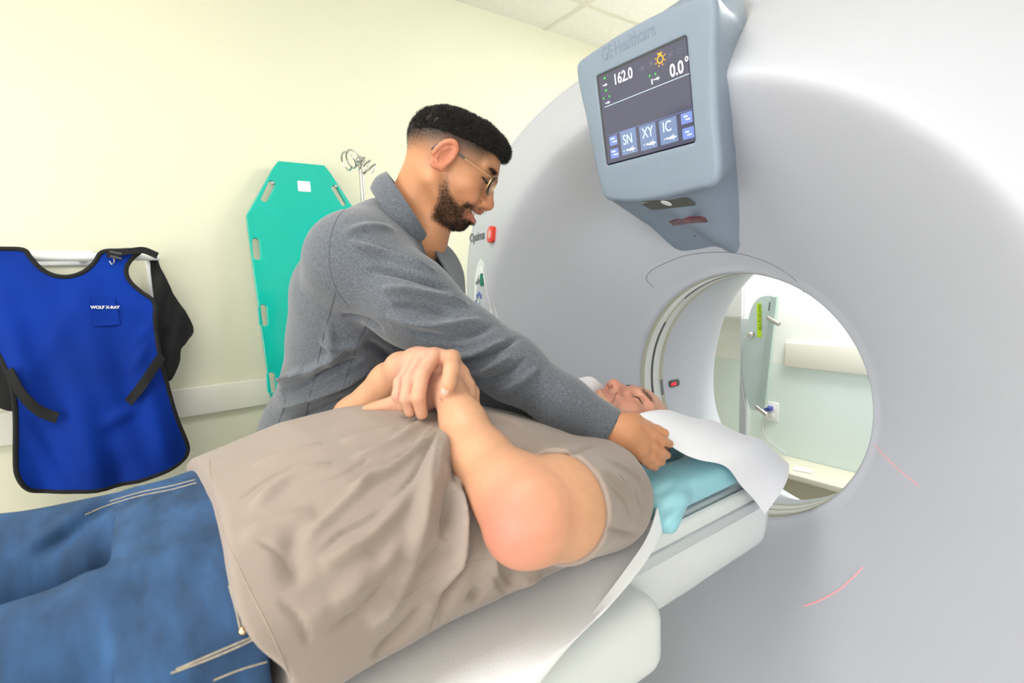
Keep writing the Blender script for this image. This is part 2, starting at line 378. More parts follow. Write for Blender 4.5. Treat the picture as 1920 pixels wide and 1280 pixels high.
p = on_face(899, 560); F_ = face_frame(p); 
arch = [(-.046, -.16 + .02 * k) for k in range(9)][::-1] + [(-.023, -.16), (0, -.16), (.023, -.16)] + [(.046, -.16 + .02 * k) for k in range(9)] + [(.046 * math.cos(a), .03 + .085 * math.sin(a)) for a in np.linspace(0, math.pi, 18)]
rec = prismo('keypad_recess', [(x * 1.25, y * 1.12 + .01) for x, y in arch], -.004, .0015, F_, M['table'], scanner, .001)
kp = prismo('keypad', arch, .0, .006, F_, M['whitep'], scanner, .004)
prismo('display', rrect(.012, .045, .036, .088, .003), .006, .0075, F_, M['greenlcd'], kp)
for x, y, r in ((-.028, .056, .006), (-.008, .062, .009)): prismo('key', circ(x, y, r), .006, .008, F_, M['grey'], kp, .001)
for k in range(10):
    a = math.radians(62 + k * 29); prismo('key', circ(-.003 + .033 * math.cos(a), -.045 + .062 * math.sin(a), .0065, .009), .006, .008, F_, M['blueink'], kp, .001)
    prismo('key_symbol', rrect(-.005 + .033 * math.cos(a), -.049 + .062 * math.sin(a), -.001 + .033 * math.cos(a), -.041 + .062 * math.sin(a), .001), .008, .0085, F_, M['whitep'], kp)
for x, y, m_ in ((-.003, -.018, 'table'), (-.003, -.072, 'table'), (-.018, -.045, 'table'), (.012, -.045, 'table'), (-.003, -.045, 'blueink')):
    prismo('key', circ(x, y, .0085, .0125), .006, .008, F_, M[m_], kp, .001)
    prismo('key_symbol', rrect(x - .004, y - .003, x + .004, y + .003, .001), .008, .0085, F_, M['blueink' if m_ == 'table' else 'whitep'], kp)

conform(rec, F_); conform(kp, F_)

# ---- display console
TL, TR, BL, BR = at(1120, 145, 1, .95), at(1285, 70, 1, .95), None, None
ang = math.radians(8.8)
upv = Vector((0, -math.sin(ang), math.cos(ang)))
O = Vector(TL)                                # top left corner of the glass
CF = frame(O, (1, 0, 0), upv)                 # x right, y up, z out of the glass
SW = (TR - TL)[0]
def onc(px, py, dz=0):                        # pixel -> 2-D point of the console plane
    n_ = CF.to_3x3() @ Vector((0, 0, 1)); r = Vector(RC @ np.array([px - 960, -(py - 640), -FPX])); c0 = Vector(CAM)
    t_ = ((O + n_ * dz) - c0).dot(n_) / r.dot(n_); q = CF.inverted() @ (c0 + r * t_); return (q.x, q.y)
SH = -onc(1140, 307)[1]
console = None
# housing: rounded front plate, flowing back to the cover
fr = [onc(*q) for q in ((1097, 104), (1160, 62), (1230, 24), (1290, 1), (1338, -8), (1339, 100), (1342, 220), (1346, 335), (1300, 358), (1210, 378), (1150, 378), (1129, 366), (1112, 300), (1096, 220), (1084, 165), (1079, 132), (1082, 116))]
cxm = sum(p[0] for p in fr) / len(fr)
fr2 = [tuple(p) for p in catmull([(*p, 0) for p in fr] + [(*fr[0], 0)], 4)[:-1, :2]]
fc = np.mean(fr2, axis=0)
back_px = [(1100, 100), (1160, 50), (1230, 10), (1290, -20), (1378, -60), (1374, 100), (1370, 230), (1388, 462), (1340, 466), (1272, 470), (1232, 435), (1180, 395), (1120, 330), (1095, 240), (1085, 175), (1080, 140), (1083, 118)]
def cw(p, z): return np.array(CF @ Vector((p[0], p[1], z)))
rowsC = []
fn = np.array(fr2); L_ = len(fn)
bk = []
for i in range(len(back_px)):
    q = back_px[i]
    if 4 <= i <= 11: w_ = on_face(*q); w_ = w_ + np.array([0, .012, 0])
    else:
        w_ = cw(fr[i], 0); dx, dz = w_[0] - GX, w_[2] - GZ
        w_ = np.array([w_[0], max(float(face_y(math.hypot(dx, dz), outline(math.atan2(dz, dx)) - .045, math.atan2(dz, dx))), w_[1] + .03) + .02, w_[2]])
    bk.append(w_)
bk2 = catmull(bk + [bk[0]], 4)[:-1]
F0 = np.array([cw(p, 0) for p in fn])
cen = F0.mean(axis=0)
nout = np.array(CF.to_3x3() @ Vector((0, 0, 1)))
# glass pocket + face + rounding + skirt
pocket = rrect(-.004, -SH - .004, SW + .004, .004, .004, 4)
def resamp(poly, n, c):
    P = np.array(poly); A = np.unwrap(np.arctan2(P[:, 1] - c[1], P[:, 0] - c[0]))
    out = []
    for k in range(n):
        an = 2 * math.pi * k / n; d = np.array([math.cos(an), math.sin(an)]); best = None
        for i in range(len(P)):
            a_, b_ = P[i] - c, P[(i + 1) % len(P)] - c; e = b_ - a_; den = d[0] * e[1] - d[1] * e[0]
            if abs(den) < 1e-12: continue
            t_ = (a_[0] * e[1] - a_[1] * e[0]) / den; u_ = (a_[0] * d[1] - a_[1] * d[0]) / den
            if t_ > 0 and -1e-9 <= u_ <= 1 + 1e-9: best = t_ if best is None else max(best, t_)
        out.append(c + d * best)
    return np.array(out)
cc = np.array([SW / 2, -SH / 2]); NC = 160
pk = resamp(pocket, NC, cc); ou = resamp(fr2, NC, cc)
bkl = np.array([np.array(CF.inverted() @ Vector(p)) for p in bk2])
ball = resamp(bkl[:, :2], NC, cc)
# depth of the back loop for each direction
bz = []
for k in range(NC):
    d2 = ((bkl[:, :2] - ball[k]) ** 2).sum(axis=1); j = np.argsort(d2)[:3]; w2 = 1 / (d2[j] + 1e-6); bz.append((bkl[j, 2] * w2).sum() / w2.sum())
bz = np.array(bz); bz = np.convolve(np.r_[bz[-3:], bz, bz[:3]], np.ones(7) / 7, 'valid')
r_ = .014; nd = (ou - cc) / np.linalg.norm(ou - cc, axis=1, keepdims=True); ouin = ou - nd * r_
def loop(P, z): rowsC.append([cw(P[k], z[k] if hasattr(z, '__len__') else z) for k in range(NC)])
loop(pk, -.006); loop(pk, 0); loop(pk + (ouin - pk) * .04, .0012)
for u in (.15, .35, .55, .75): loop(pk + (ouin - pk) * u, .0012)
for a in range(0, 7):
    an = a / 6 * math.pi / 2; loop(ou - nd * r_ * (1 - math.sin(an)), .0012 - r_ * (1 - math.cos(an)))
for u in (.08, .2, .4, .6, .8, 1): loop(ou + (ball - ou) * u ** 1.0, (-.015) * (1 - u) + bz * u)
console = grid('display_console', np.array(rowsC), M['blueg'], scanner, 0, True)
tag(console, 'blue-grey display console')
scr = prismo('screen', [(0, 0), (SW, 0), (SW, -SH), (0, -SH)], -.008, -.002, CF, M['screen'], console, 0, False)
bm = bmesh.new()
for q in ([(-.004, 0), (-.004, .004), (SW + .004, .004), (SW + .004, 0)], [(-.004, -SH - .004), (-.004, 0), (0.001, 0), (.001, -SH - .004)]): prism(bm, q, -.006, -.0015, CF)
bmo('screen_bezel', bm, M['dark'], console, False)
def S(name, s, size, px, py, m, off=0, sx=.8, al='LEFT'):
    q = onc(px, py, -.002); return text(name, s, size, CF @ Matrix.Translation((q[0], q[1], -.0016)), m, scr_t, .0002, off, al, sx)
scr_t = console
def bar(name, a, b, w_, m, z=-.0018):
    A, B = np.array(onc(*a, -.002)), np.array(onc(*b, -.002)); d = (B - A) / np.linalg.norm(B - A); n_ = np.array([-d[1], d[0]]) * w_ / 2
    return prismo(name, [A + n_, A - n_, B - n_, B + n_], -.003, z, CF, m, console, 0, False)
S('readout', '162.0', .032, 1151, 160, M['wtext'], .0004)
S('readout', '0.0', .034, 1257, 145, M['wtext'], .0006); S('readout', '°', .034, 1285, 132, M['wtext'], .0003)
bar('screen_line', (1134, 201), (1292, 138), .0012, M['ctext']); bar('screen_line', (1141, 254), (1298, 204), .0008, M['btn2'])
def quadbtn(a, b, m):
    A, B = onc(*a, -.002), onc(*b, -.002); prismo('screen_button', rrect(min(A[0], B[0]), min(A[1], B[1]), max(A[0], B[0]), max(A[1], B[1]), .001), -.003, -.0019, CF, m, console, 0, False)
quadbtn((1162, 248), (1196, 284), M['btn']); quadbtn((1198, 238), (1233, 275), M['btn']); quadbtn((1235, 227), (1272, 264), M['btn'])
quadbtn((1142, 257), (1158, 270), M['btn2']); quadbtn((1144, 281), (1161, 294), M['btn2']); quadbtn((1276, 214), (1299, 228), M['btn2']); quadbtn((1279, 242), (1302, 257), M['btn2'])
S('button_letters', 'SN', .031, 1169, 272, M['ctext'], 0, .75); S('button_letters', 'XY', .031, 1205, 260, M['ctext'], 0, .75); S('button_letters', 'IC', .031, 1243, 249, M['ctext'], 0, .8)
for bx, by in ((1150, 263), (1152, 287), (1287, 221), (1290, 250)):
    bar('button_icon', (bx - 5, by - 2), (bx + 2, by - 4), .003, M['ctext'], -.0015); bar('button_icon', (bx - 1, by + 3), (bx + 7, by + 1), .0022, M['wtext'], -.0014)
def tri(px, py, d, s, m):
    q = np.array(onc(px, py, -.002)); d = np.array(d, float); n_ = np.array([-d[1], d[0]])
    prismo('screen_arrow', [q + d * s, q - n_ * s * .8, q + n_ * s * .8], -.003, -.0016, CF, m, console, 0, False)
def figure(px, py, s, m=M['wtext']):           # little lying patient pictogram
    q = np.array(onc(px, py, -.002)); bm = bmesh.new()
    prism(bm, [tuple(q + np.array(p) * s) for p in ((-1, -.12), (-.3, -.3), (.4, -.28), (1, -.15), (1, .05), (.35, .1), (.1, .3), (-.3, .2), (-.5, .05), (-1, .1))], -.003, -.0015, CF)
    prism(bm, [tuple(q + np.array(p) * s) for p in circ(-1.15, 0, .2, n=10)], -.003, -.0015, CF)
    prism(bm, [tuple(q + np.array(p) * s) for p in ((.38, .6), (.44, .6), (.44, -.6), (.38, -.6))], -.003, -.0014, CF)
    bmo('screen_pictogram', bm, m, console, False)
for x, y, s in ((1184, 279, .011), (1222, 268, .011), (1260, 257, .011)):
    figure(x, y, s); tri(x - 13, y + 4, (-1, 0), .003, M['ctext'])
figure(1135, 159, .006); figure(1140, 192, .006); figure(1232, 147, .007)
tri(1134, 148, (0, 1), .005, M['gtext']); tri(1136, 168, (0, -1), .005, M['gtext'])
for x, y in ((1136, 183), (1222, 141)): tri(x - 3, y + 1, (-1, 0), .004, M['gtext']); tri(x + 6, y - 2, (1, 0), .004, M['gtext'])
bar('screen_pictogram', (1222, 148), (1223, 158), .0028, M['wtext'])
# orange lamp symbol
q = np.array(onc(1238, 111, -.002)); bm = bmesh.new()
R1 = circ(*q, .0085, .0085, 16); R2 = circ(*q, .0058, .0058, 16)
for i in range(16): prism(bm, [R1[i], R1[(i + 1) % 16], R2[(i + 1) % 16], R2[i]], -.003, -.0015, CF)
for k in range(8):
    a = 2 * math.pi * k / 8 + .4; d = np.array([math.cos(a), math.sin(a)]); n_ = np.array([-d[1], d[0]]) * .0009
    prism(bm, [q + d * .0105 + n_, q + d * .0105 - n_, q + d * .0145 - n_, q + d * .0145 + n_], -.003, -.0015, CF)
prism(bm, [q + np.array(p) for p in ((-.003, .0085), (.003, .0085), (.003, .0125), (-.003, .0125))], -.003, -.0015, CF)
bmo('lamp_symbol', bm, M['otext'], console, False)
for px, py in ((1205, 128), (1221, 119), (1257, 102)):
    q = np.array(onc(px, py, -.002)); bm = bmesh.new()
    for k in range(3):
        a = k * 1.05 + .5; d = np.array([math.cos(a), math.sin(a)]) * .007; n_ = np.array([-d[1], d[0]]) * .1
        prism(bm, [q + d + n_, q + d - n_, q - d - n_, q - d + n_], -.003, -.0016 + k * .0001, CF)
    bmo('dim_symbol', bm, M['dtext'], console, False)
q = np.array(onc(1275, 96, -.002)); hp = [q + .0065 * np.array([16 * math.sin(t) ** 3, 13 * math.cos(t) - 5 * math.cos(2 * t) - 2 * math.cos(3 * t) - math.cos(4 * t)]) / 16 for t in np.linspace(0, 2 * math.pi, 24, endpoint=False)]
bm = bmesh.new()
for i in range(24):
    a_, b_ = hp[i], hp[(i + 1) % 24]; prism(bm, [a_, b_, q + (b_ - q) * .82, q + (a_ - q) * .82], -.003, -.0016, CF)
bmo('dim_symbol', bm, M['dtext'], console, False)
qa = onc(1130, 112); qb = onc(1253, 52)
an_ = 0
text('embossed_lettering', 'GE Healthcare', .040, CF @ Matrix.Translation((qa[0], qa[1] - .004, .0012)) @ Matrix.Rotation(math.atan2(qb[1] - qa[1] + .004, qb[0] - qa[0]), 4, 'Z'), M['blueg2'], console, .0008, 0, 'LEFT', (qb[0] - qa[0]) / .285)
def curve2d(name, loops, depth, M_, m, parent=None, bev=0):
    c = bpy.data.curves.new(name, 'CURVE'); c.dimensions = '2D'; c.fill_mode = 'BOTH'; c.extrude = depth / 2; c.bevel_depth = bev; c.bevel_resolution = 2
    for lp in loops:
        sp_ = c.splines.new('POLY'); sp_.points.add(len(lp) - 1); sp_.use_cyclic_u = True
        for p_, q_ in zip(sp_.points, lp): p_.co = (q_[0], q_[1], 0, 1)
    t = bpy.data.objects.new(name, c); me = bpy.data.meshes.new_from_object(t); bpy.data.objects.remove(t); me.transform(M_)
    o = link(name, me, m, parent); sharp(me, 30); return o
from mathutils.geometry import delaunay_2d_cdt
def inside(P, poly):
    x, y = P[:, 0], P[:, 1]; c = np.zeros(len(P), bool); n = len(poly)
    for i in range(n):
        a, b = poly[i], poly[i - 1]
        with np.errstate(divide='ignore', invalid='ignore'):
            c ^= ((a[1] > y) != (b[1] > y)) & (x < (b[0] - a[0]) * (y - a[1]) / (b[1] - a[1]) + a[0])
    return c
def patch(name, poly, step, fn, m, parent=None, thick=.003):
    """a cloth cut to a 2-D outline; fn(u, v) -> 3-D point"""
    poly = np.array(poly, float); lo, hi = poly.min(0), poly.max(0)
    g = np.array([(x, y) for x in np.arange(lo[0], hi[0], step) for y in np.arange(lo[1], hi[1], step)]) + step * .37
    g = g[inside(g, poly)]
    d = np.full(len(g), 1e9)
    for i in range(len(poly)):
        a, b = poly[i - 1], poly[i]; ab = b - a; t = np.clip(((g - a) @ ab) / (ab @ ab + 1e-12), 0, 1); d = np.minimum(d, np.linalg.norm(g - a - t[:, None] * ab, axis=1))
    g = g[d > step * .45]; P = np.vstack([poly, g]); n = len(poly)
    r = delaunay_2d_cdt([Vector(p) for p in P], [], [list(range(n))], 1, 1e-6)
    V2 = [(v.x, v.y) for v in r[0]]; F = r[2]
    V = [fn(*v) for v in V2]
    me = bpy.data.meshes.new(name); me.from_pydata([tuple(map(float, v)) for v in V], [], F)
    bm = bmesh.new(); bm.from_mesh(me); bmesh.ops.recalc_face_normals(bm, faces=bm.faces[:])
    if thick: bmesh.ops.solidify(bm, geom=bm.faces[:], thickness=thick)
    bm.to_mesh(me); bm.free(); o = link(name, me, m, parent); sharp(me, 60); return o

def mtree(o): return BVHTree.FromPolygons([tuple(v.co) for v in o.data.vertices], [tuple(p.vertices) for p in o.data.polygons])
def castn(tree, px, py):
    r = RC @ np.array([px - 960, -(py - 640), -FPX]); h = tree.ray_cast(Vector(CAM), Vector(r)); return (h[0], h[1])
def plate(name, tree, poly, m, parent, h=.0015, sub_=0):
    cx_ = sum(p[0] for p in poly) / len(poly); cy_ = sum(p[1] for p in poly) / len(poly); c_, n_ = castn(tree, cx_, cy_)
    n_ = n_ if n_.dot(Vector(CAM) - c_) > 0 else -n_
    F_ = frame(c_, n_.orthogonal(), n_.cross(n_.orthogonal())); I_ = F_.inverted(); P = []
    for q in poly:
        r = Vector(RC @ np.array([q[0] - 960, -(q[1] - 640), -FPX])); t_ = (c_ - Vector(CAM)).dot(n_) / r.dot(n_); l_ = I_ @ (Vector(CAM) + r * t_); P.append((l_.x, l_.y))
    return prismo(name, P, -.004, h, F_, m, parent, 0, False)
ct = mtree(console)
M['olive'] = mat('smoked_window', (.085, .085, .07), .2, nscale=30, namt=.1)
M['maroon'] = mat('red_laser_slot', (.16, .035, .04), .25, nscale=60, namt=.5)
sp1 = plate('camera_window', ct, [(1202, 381), (1278, 369.5), (1286, 371), (1304, 384), (1227, 393), (1220, 392)], M['olive'], console, .0012)
plate('lens_cover', ct, [(1223 + 10 * math.cos(a) + 2.5 * math.sin(a), 383.5 + 3.6 * math.sin(a) + 2 * math.cos(a)) for a in np.linspace(0, 6.28, 16, endpoint=False)], M['whitep'], sp1, .0022)
plate('lens_cover', ct, [(1249.5 + 10 * math.cos(a) + 2.5 * math.sin(a), 380 + 3.6 * math.sin(a) + 2 * math.cos(a)) for a in np.linspace(0, 6.28, 16, endpoint=False)], M['whitep'], sp1, .0022)
plate('laser_slot', ct, [(1248, 415.5), (1280, 410), (1313, 408), (1320, 409.5), (1326, 416), (1290, 418), (1262, 423), (1254, 422)], M['maroon'], console, .0012)
plate('pin_hole', ct, [(1303 + 2.2 * math.cos(a), 442 + 1.3 * math.sin(a)) for a in np.linspace(0, 6.28, 10, endpoint=False)], M['dark'], console, .0008)

# ================================================================ WALL THINGS
# backboard leaning on the wall
bb = empty('backboard', 'turquoise plastic spine board with hand slots leaning on the green wall', 'backboard')
AX = lambda px, py: at(px, py, 0, -2.2)[1:]
lean = .0
BM = Matrix(((0, 0, 1, -2.2), (1, 0, 0, 0), (0, 1, 0, 0), (0, 0, 0, 1)))
lean_m = Matrix.Translation((-2.2, 0, H + .47)) @ Matrix.Rotation(math.radians(-3.2), 4, 'Y') @ Matrix.Translation((2.2, 0, -H - .47))
ymid = (AX(520, 307)[0] + AX(608, 313)[0]) / 2; zt = AX(560, 308)[1]; zs, ys = AX(462, 405)[1], AX(462, 405)[0]
hw, htop = ymid - ys, ymid - AX(522, 307)[0]
side = [(hw, zs), (htop, zt)]
half = [(.60 * hw, .012), (.80 * hw, .03), (hw, zs - .06), (hw, zs), (htop + .02, zt - .025), (htop, zt)]
ol = [(ymid + a, b) for a, b in half] + [(ymid - a, b) for a, b in half[::-1]]
def slot(c, L, w_, ang):
    P = [(L * math.cos(t) if False else 0, 0) for t in []]
    for k in range(20):
        a = 2 * math.pi * k / 20; x, y = w_ * math.cos(a), w_ * math.sin(a) + (L if math.sin(a) >= 0 else -L)
        P.append((c[0] + x * math.cos(ang) - y * math.sin(ang), c[1] + x * math.sin(ang) + y * math.cos(ang)))
    return P
sl = []
for (a, b), an in (((478, 468), .02), ((490, 591), .02), ((504, 715), .02)):
    q = AX(a, b)
    for s_ in (-1, 1): sl.append(slot((ymid + s_ * (ymid - q[0]), q[1]), .028, .0155, an * s_))
q = AX(501, 360)
for s_ in (-1, 1): sl.append(slot((ymid + s_ * (ymid - q[0]), q[1]), .033, .0145, s_ * .48))
for zz in (.72, .42): 
    for s_ in (-1, 1): sl.append(slot((ymid + s_ * hw * .85, zz), .03, .0155, 0))
curve2d('board', [ol] + sl, .018, lean_m @ BM, M['teal'], bb, .003)
q = AX(568, 351); prismo('label_sticker', rrect(q[0] - .024, q[1] - .02, q[0] + .024, q[1] + .02, .003), .0125, .0135, lean_m @ BM, M['whitep'], bb, 0)
for px, py in ((509, 345), (627, 351)):
    q = AX(px, py); bm = bmesh.new(); bmesh.ops.create_uvsphere(bm, u_segments=16, v_segments=10, radius=.007, matrix=lean_m @ BM @ Matrix.Translation((q[0], q[1], .014))); bmo('screw', bm, M['steel'], bb)
# IV pole
iv = empty('iv_pole', 'slim steel drip pole with two coiled bag hooks behind the technician', 'IV pole')
top = at(676, 300, 0, -1.85)
tubeo('pole', [(top[0], top[1], .06), tuple(top)], .0085, M['steel'], iv, 14)
bm = bmesh.new(); bmesh.ops.create_uvsphere(bm, u_segments=20, v_segments=12, radius=.017, matrix=Matrix.Translation(top) @ Matrix.Diagonal((1, 1, .8, 1))); bmo('pole_cap', bm, M['steel'], iv)
for s_, c0, n0 in ((-1, (657, 299), (-.55, -.2)), (1, (688, 313), (.4, -.3))):
    c = at(*c0, 0, -1.85); axd = Vector((.15, s_ * .80, -s_ * .1 - .5)).normalized(); e1 = axd.orthogonal().normalized(); e2 = axd.cross(e1)
    pts = [Vector(top) - Vector((0, 0, .012))]
    for k in range(0, 64):
        a = k / 28 * 2 * math.pi; pts.append(Vector(c) + axd * (.03 * (k / 64 - .5) * 1.6) + (e1 * math.cos(a) + e2 * math.sin(a)) * (.030 if s_ < 0 else .026))
    tubeo('hook', pts, .0032, M['steel'], iv, 8)
for k in range(5):
    a = 2 * math.pi * k / 5; e = (top[0] + .20 * math.cos(a), top[1] + .2 * math.sin(a), .045)
    tubeo('leg', [(top[0], top[1], .09), e], .011, M['steel'], iv, 10)
    bm = bmesh.new(); bmesh.ops.create_cone(bm, segments=16, radius1=.025, radius2=.025, depth=.02, cap_ends=True, matrix=Matrix.Translation((e[0], e[1], .025)) @ Matrix.Rotation(math.pi / 2, 4, 'X')); bmo('caster', bm, M['dark'], iv)
# apron rack
rk = empty('apron_rack', 'white metal wall bar holding the blue apron', 'wall rack')
A1 = at(298, 481, 0, -2.11); A0 = at(-130, 478, 0, -2.11); zb = A1[2]
p0 = at(27, 467, 0, WX + .01); p1 = at(176, 468, 0, WX + .01)
boxo('back_plate', (WX, p0[1] - .02, zb - .02), (WX + .012, p1[1], zb + .028), M['white'], rk, .004)
tubeo('rail', [(A0[0], A0[1], zb), (A0[0], A1[1], zb)], .0125, M['white'], rk, 14)
for yy in (p0[1] + .02, p1[1] - .03, A1[1] - .02): boxo('bracket', (WX, yy - .012, zb - .01), (A0[0] + .005, yy + .012, zb + .008), M['white'], rk, .003)
yv = at(285, 520, 0, -2.2)[1]; boxo('support_arm', (WX, yv - .012, zb - .18), (WX + .02, yv + .012, zb), M['white'], rk, .003)
# lead apron
ap = empty('lead_apron', 'royal blue X-ray apron with black binding hanging on the white wall bar', 'apron')
def apx(px, py, x=-2.085):
    p = at(px, py, 0, x); y, z = p[1], p[2]; u = (y + .12) / .25; v = np.clip((zb - z) / .7, 0, 1)
    d = .030 * math.cos(u * 1.3) * (.3 + v) + .012 * math.sin(9 * u + 2.5 * v) * v + .008 * math.sin(17 * u - 6 * v + 1) * v * (1 - .4 * v)
    for (qx, qy, dx_, dy_, L_, w_, a_) in APF:
        ex, ey = px - qx, py - qy; t = (ex * dx_ + ey * dy_); s_ = abs(-ex * dy_ + ey * dx_)
        d += a_ * math.exp(-(s_ / w_) ** 2) * math.exp(-(t / L_) ** 2)
    return np.array([x + d, y, z])
APF = []
for (x0, y0, x1, y1, w_, a_) in ((230, 560, 300, 600, 7, .006), (235, 590, 300, 625, 7, -.006), (215, 520, 280, 580, 8, .007), (255, 640, 290, 600, 8, .006), (250, 690, 275, 640, 9, .008), (195, 790, 260, 760, 12, .012), (200, 830, 265, 845, 14, .010), (50, 760, 130, 880, 16, -.014), (20, 600, 60, 720, 18, .010), (110, 800, 150, 900, 18, .010), (290, 780, 330, 860, 14, .008), (150, 560, 60, 700, 22, .006)):
    L_ = math.hypot(x1 - x0, y1 - y0); APF.append(((x0 + x1) / 2, (y0 + y1) / 2, (x1 - x0) / L_, (y1 - y0) / L_, L_ * .6, w_, a_))
apo = [(-125, 470), (-60, 467), (10, 467), (45, 469), (57, 482), (75, 502), (100, 516), (130, 519), (158, 510), (178, 492), (192, 473), (225, 470), (262, 470), (250, 482), (238, 498), (237, 515), (246, 531), (265, 548), (288, 566), (290, 600), (296, 650), (310, 710), (330, 780), (350, 830), (351, 848), (342, 862), (315, 876), (260, 895), (200, 908), (130, 914), (75, 916), (52, 908), (38, 888), (33, 860), (31, 760), (18, 700), (-15, 640), (-60, 600), (-120, 590)]
apo2 = catmull([(*p, 0) for p in apo + [apo[0]]], 4)[:-1, :2]
ab = patch('apron_body', apo2, 7, apx, M['blue'], ap, .006)
bind = [apx(*p) + np.array([.004, 0, 0]) for p in apo2]
tubeo('binding', bind, .0068, M['blackfab'], ap, 8, True)
pk4 = [(172, 558), (215, 558), (226, 608), (176, 611)]
pc = patch('pocket', catmull([(*p, 0) for p in pk4 + [pk4[0]]], 1)[:-1, :2], 7, lambda a, b: apx(a, b) + np.array([.006, 0, 0]), M['blue'], ap, .004)
a_, b_, c_ = apx(171, 578), apx(220, 578), apx(171, 560)
FM = frame(a_ + np.array([.012, 0, 0]), b_ - a_, c_ - a_)
text('pocket_lettering', 'WOLF X-RAY', .0125, FM, M['whitep'], pc, .0008, .0004, 'LEFT', .95)
def strap(name, pts, wd, m, x=-2.07, par=None, n=6):
    c = catmull([(*p, 0) for p in pts], n)[:, :2]; t = np.gradient(c, axis=0); t /= np.linalg.norm(t, axis=1, keepdims=True); nn = np.c_[-t[:, 1], t[:, 0]]
    V = np.array([[apx(*(c[i] + nn[i] * wd * s_), x) + np.array([.012, 0, 0]) for s_ in (-.5, -.25, 0, .25, .5)] for i in range(len(c))])
    return grid(name, V, m, par or ap, .004)
strap('strap', [(303, 665), (285, 690), (262, 725), (240, 752)], 17, M['blackfab'])
strap('strap', [(20, 690), (45, 735), (75, 765), (110, 780)], 20, M['blackfab'])
strap('shoulder_strap', [(200, 478), (225, 474), (250, 471), (270, 470), (295, 480)], 12, M['blackfab'], -2.08)
bk_ = catmull([(*p, 0) for p in [(262, 468), (292, 474), (300, 500), (325, 550), (363, 612), (352, 640), (338, 655), (335, 680), (318, 712), (306, 700), (296, 650), (290, 580), (284, 510), (280, 485)]], 4)[:, :2]
patch('back_panel', bk_, 7, lambda a, b: apx(a, b, -2.13) + np.array([.012 * math.sin(a * .12 + b * .03), 0, 0]), M['blackfab'], ap, .004)
bl_ = catmull([(*p, 0) for p in [(-60, 590), (0, 640), (25, 690), (40, 740), (34, 765), (10, 765), (-40, 740), (-70, 700)]], 4)[:, :2]
patch('back_panel', bl_, 8, lambda a, b: apx(a, b, -2.13), M['blackfab'], ap, .004)
bm = bmesh.new()
for s_ in ((206, 473, 228, 477), (206, 481, 228, 486)):
    tube(bm, [apx(s_[0], s_[1]) + np.array([.018, 0, 0]), apx(s_[2], s_[3]) + np.array([.018, 0, 0])], .0045, 8)
bmo('buckle', bm, M['dark'], ap)
tubeo('strap_ring', [apx(206, 490) + np.array([.015, 0, 0]), apx(210, 497) + np.array([.02, 0, 0]), apx(215, 492) + np.array([.02, 0, 0]), apx(213, 483) + np.array([.016, 0, 0])], .002, M['steel'], ap, 8)

# ================================================================ BEYOND THE BORE
def PB(px, py, y=FY - .01): return at(px, py, 1, y)
o = (empty('wall_cabinet', 'white wall cabinet high in the far corner seen through the bore', 'cabinet'))
c1 = PB(1394, 505, 2.6); c0 = PB(1352, 597, 2.6)
boxo('body', (WX, 2.62, c0[2]), (c1[0], FY - .005, c0[2] + .8), M['white'], o, .004)
boxo('door', (WX + .05, 2.6, c0[2] + .01), (c1[0] - .005, 2.618, c0[2] + .79), M['white'], o, .004)
o = empty('power_outlet', 'white wall outlet beyond the bore with a blue plug in it', 'outlet')
a_, b_ = PB(1434, 752), PB(1458, 791); OM = Matrix(((1, 0, 0, (a_[0] + b_[0]) / 2), (0, 0, 1, FY - .0), (0, 1, 0, (a_[2] + b_[2]) / 2), (0, 0, 0, 1))) @ Matrix.Diagonal((1, 1, -1, 1))
w2, h2 = (b_[0] - a_[0]) / 2, (a_[2] - b_[2]) / 2
prismo('cover_plate', rrect(-w2, -h2, w2, h2, .008), 0, .007, OM, M['whitep'], o, .002)
for s_ in (-1, 1): prismo('socket', rrect(-w2 * .45, s_ * h2 * .45 - h2 * .28, w2 * .45, s_ * h2 * .45 + h2 * .28, .006), .007, .009, OM, M['white'], o, .001)
pl = tag(empty('plug_cord', 'grey cord with a blue plug running down from the white wall outlet', 'cord'))
q = PB(1441, 767, FY - .03)
prismo('plug', rrect(-.018, -.012, .018, .012, .005), .01, .045, OM @ Matrix.Translation((-w2 * .2, h2 * .35, 0)), M['tapeblue'], pl, .004)
cp = [PB(x_, y_, FY - .04) for x_, y_ in ((1441, 768), (1434, 775), (1430, 790), (1430, 805), (1436, 820), (1450, 833), (1463, 842), (1475, 852))]
tubeo('cable', catmull(cp, 5), .004, M['tableg'], pl, 8)
# ledge
d0, d1, d2 = PB(1480, 855, FY), PB(1600, 915, FY), None
zl = d0[2]; yl = at(1478, 884, 2, zl)[1]
o = empty('low_ledge', 'low cream box ledge along the far wall', 'ledge')
boxo('top', (-1.9, yl - .02, zl - .03), (RX - .02, FY - .003, zl), M['desk'], o, .004)
boxo('front', (-1.88, yl, 0.002), (RX - .03, FY - .003, zl - .031), M['deskf'], o, .002)
c = at(1506, 881, 2, zl + .001); PM = Matrix.Translation(c) @ Matrix.Rotation(.2, 4, 'Z')
pn = empty('note_paper', 'small white note lying on the cream ledge', 'paper')
prismo('page', rrect(-.045, -.03, .045, .03, .003), .001, .003, PM, M['whitep'], pn)
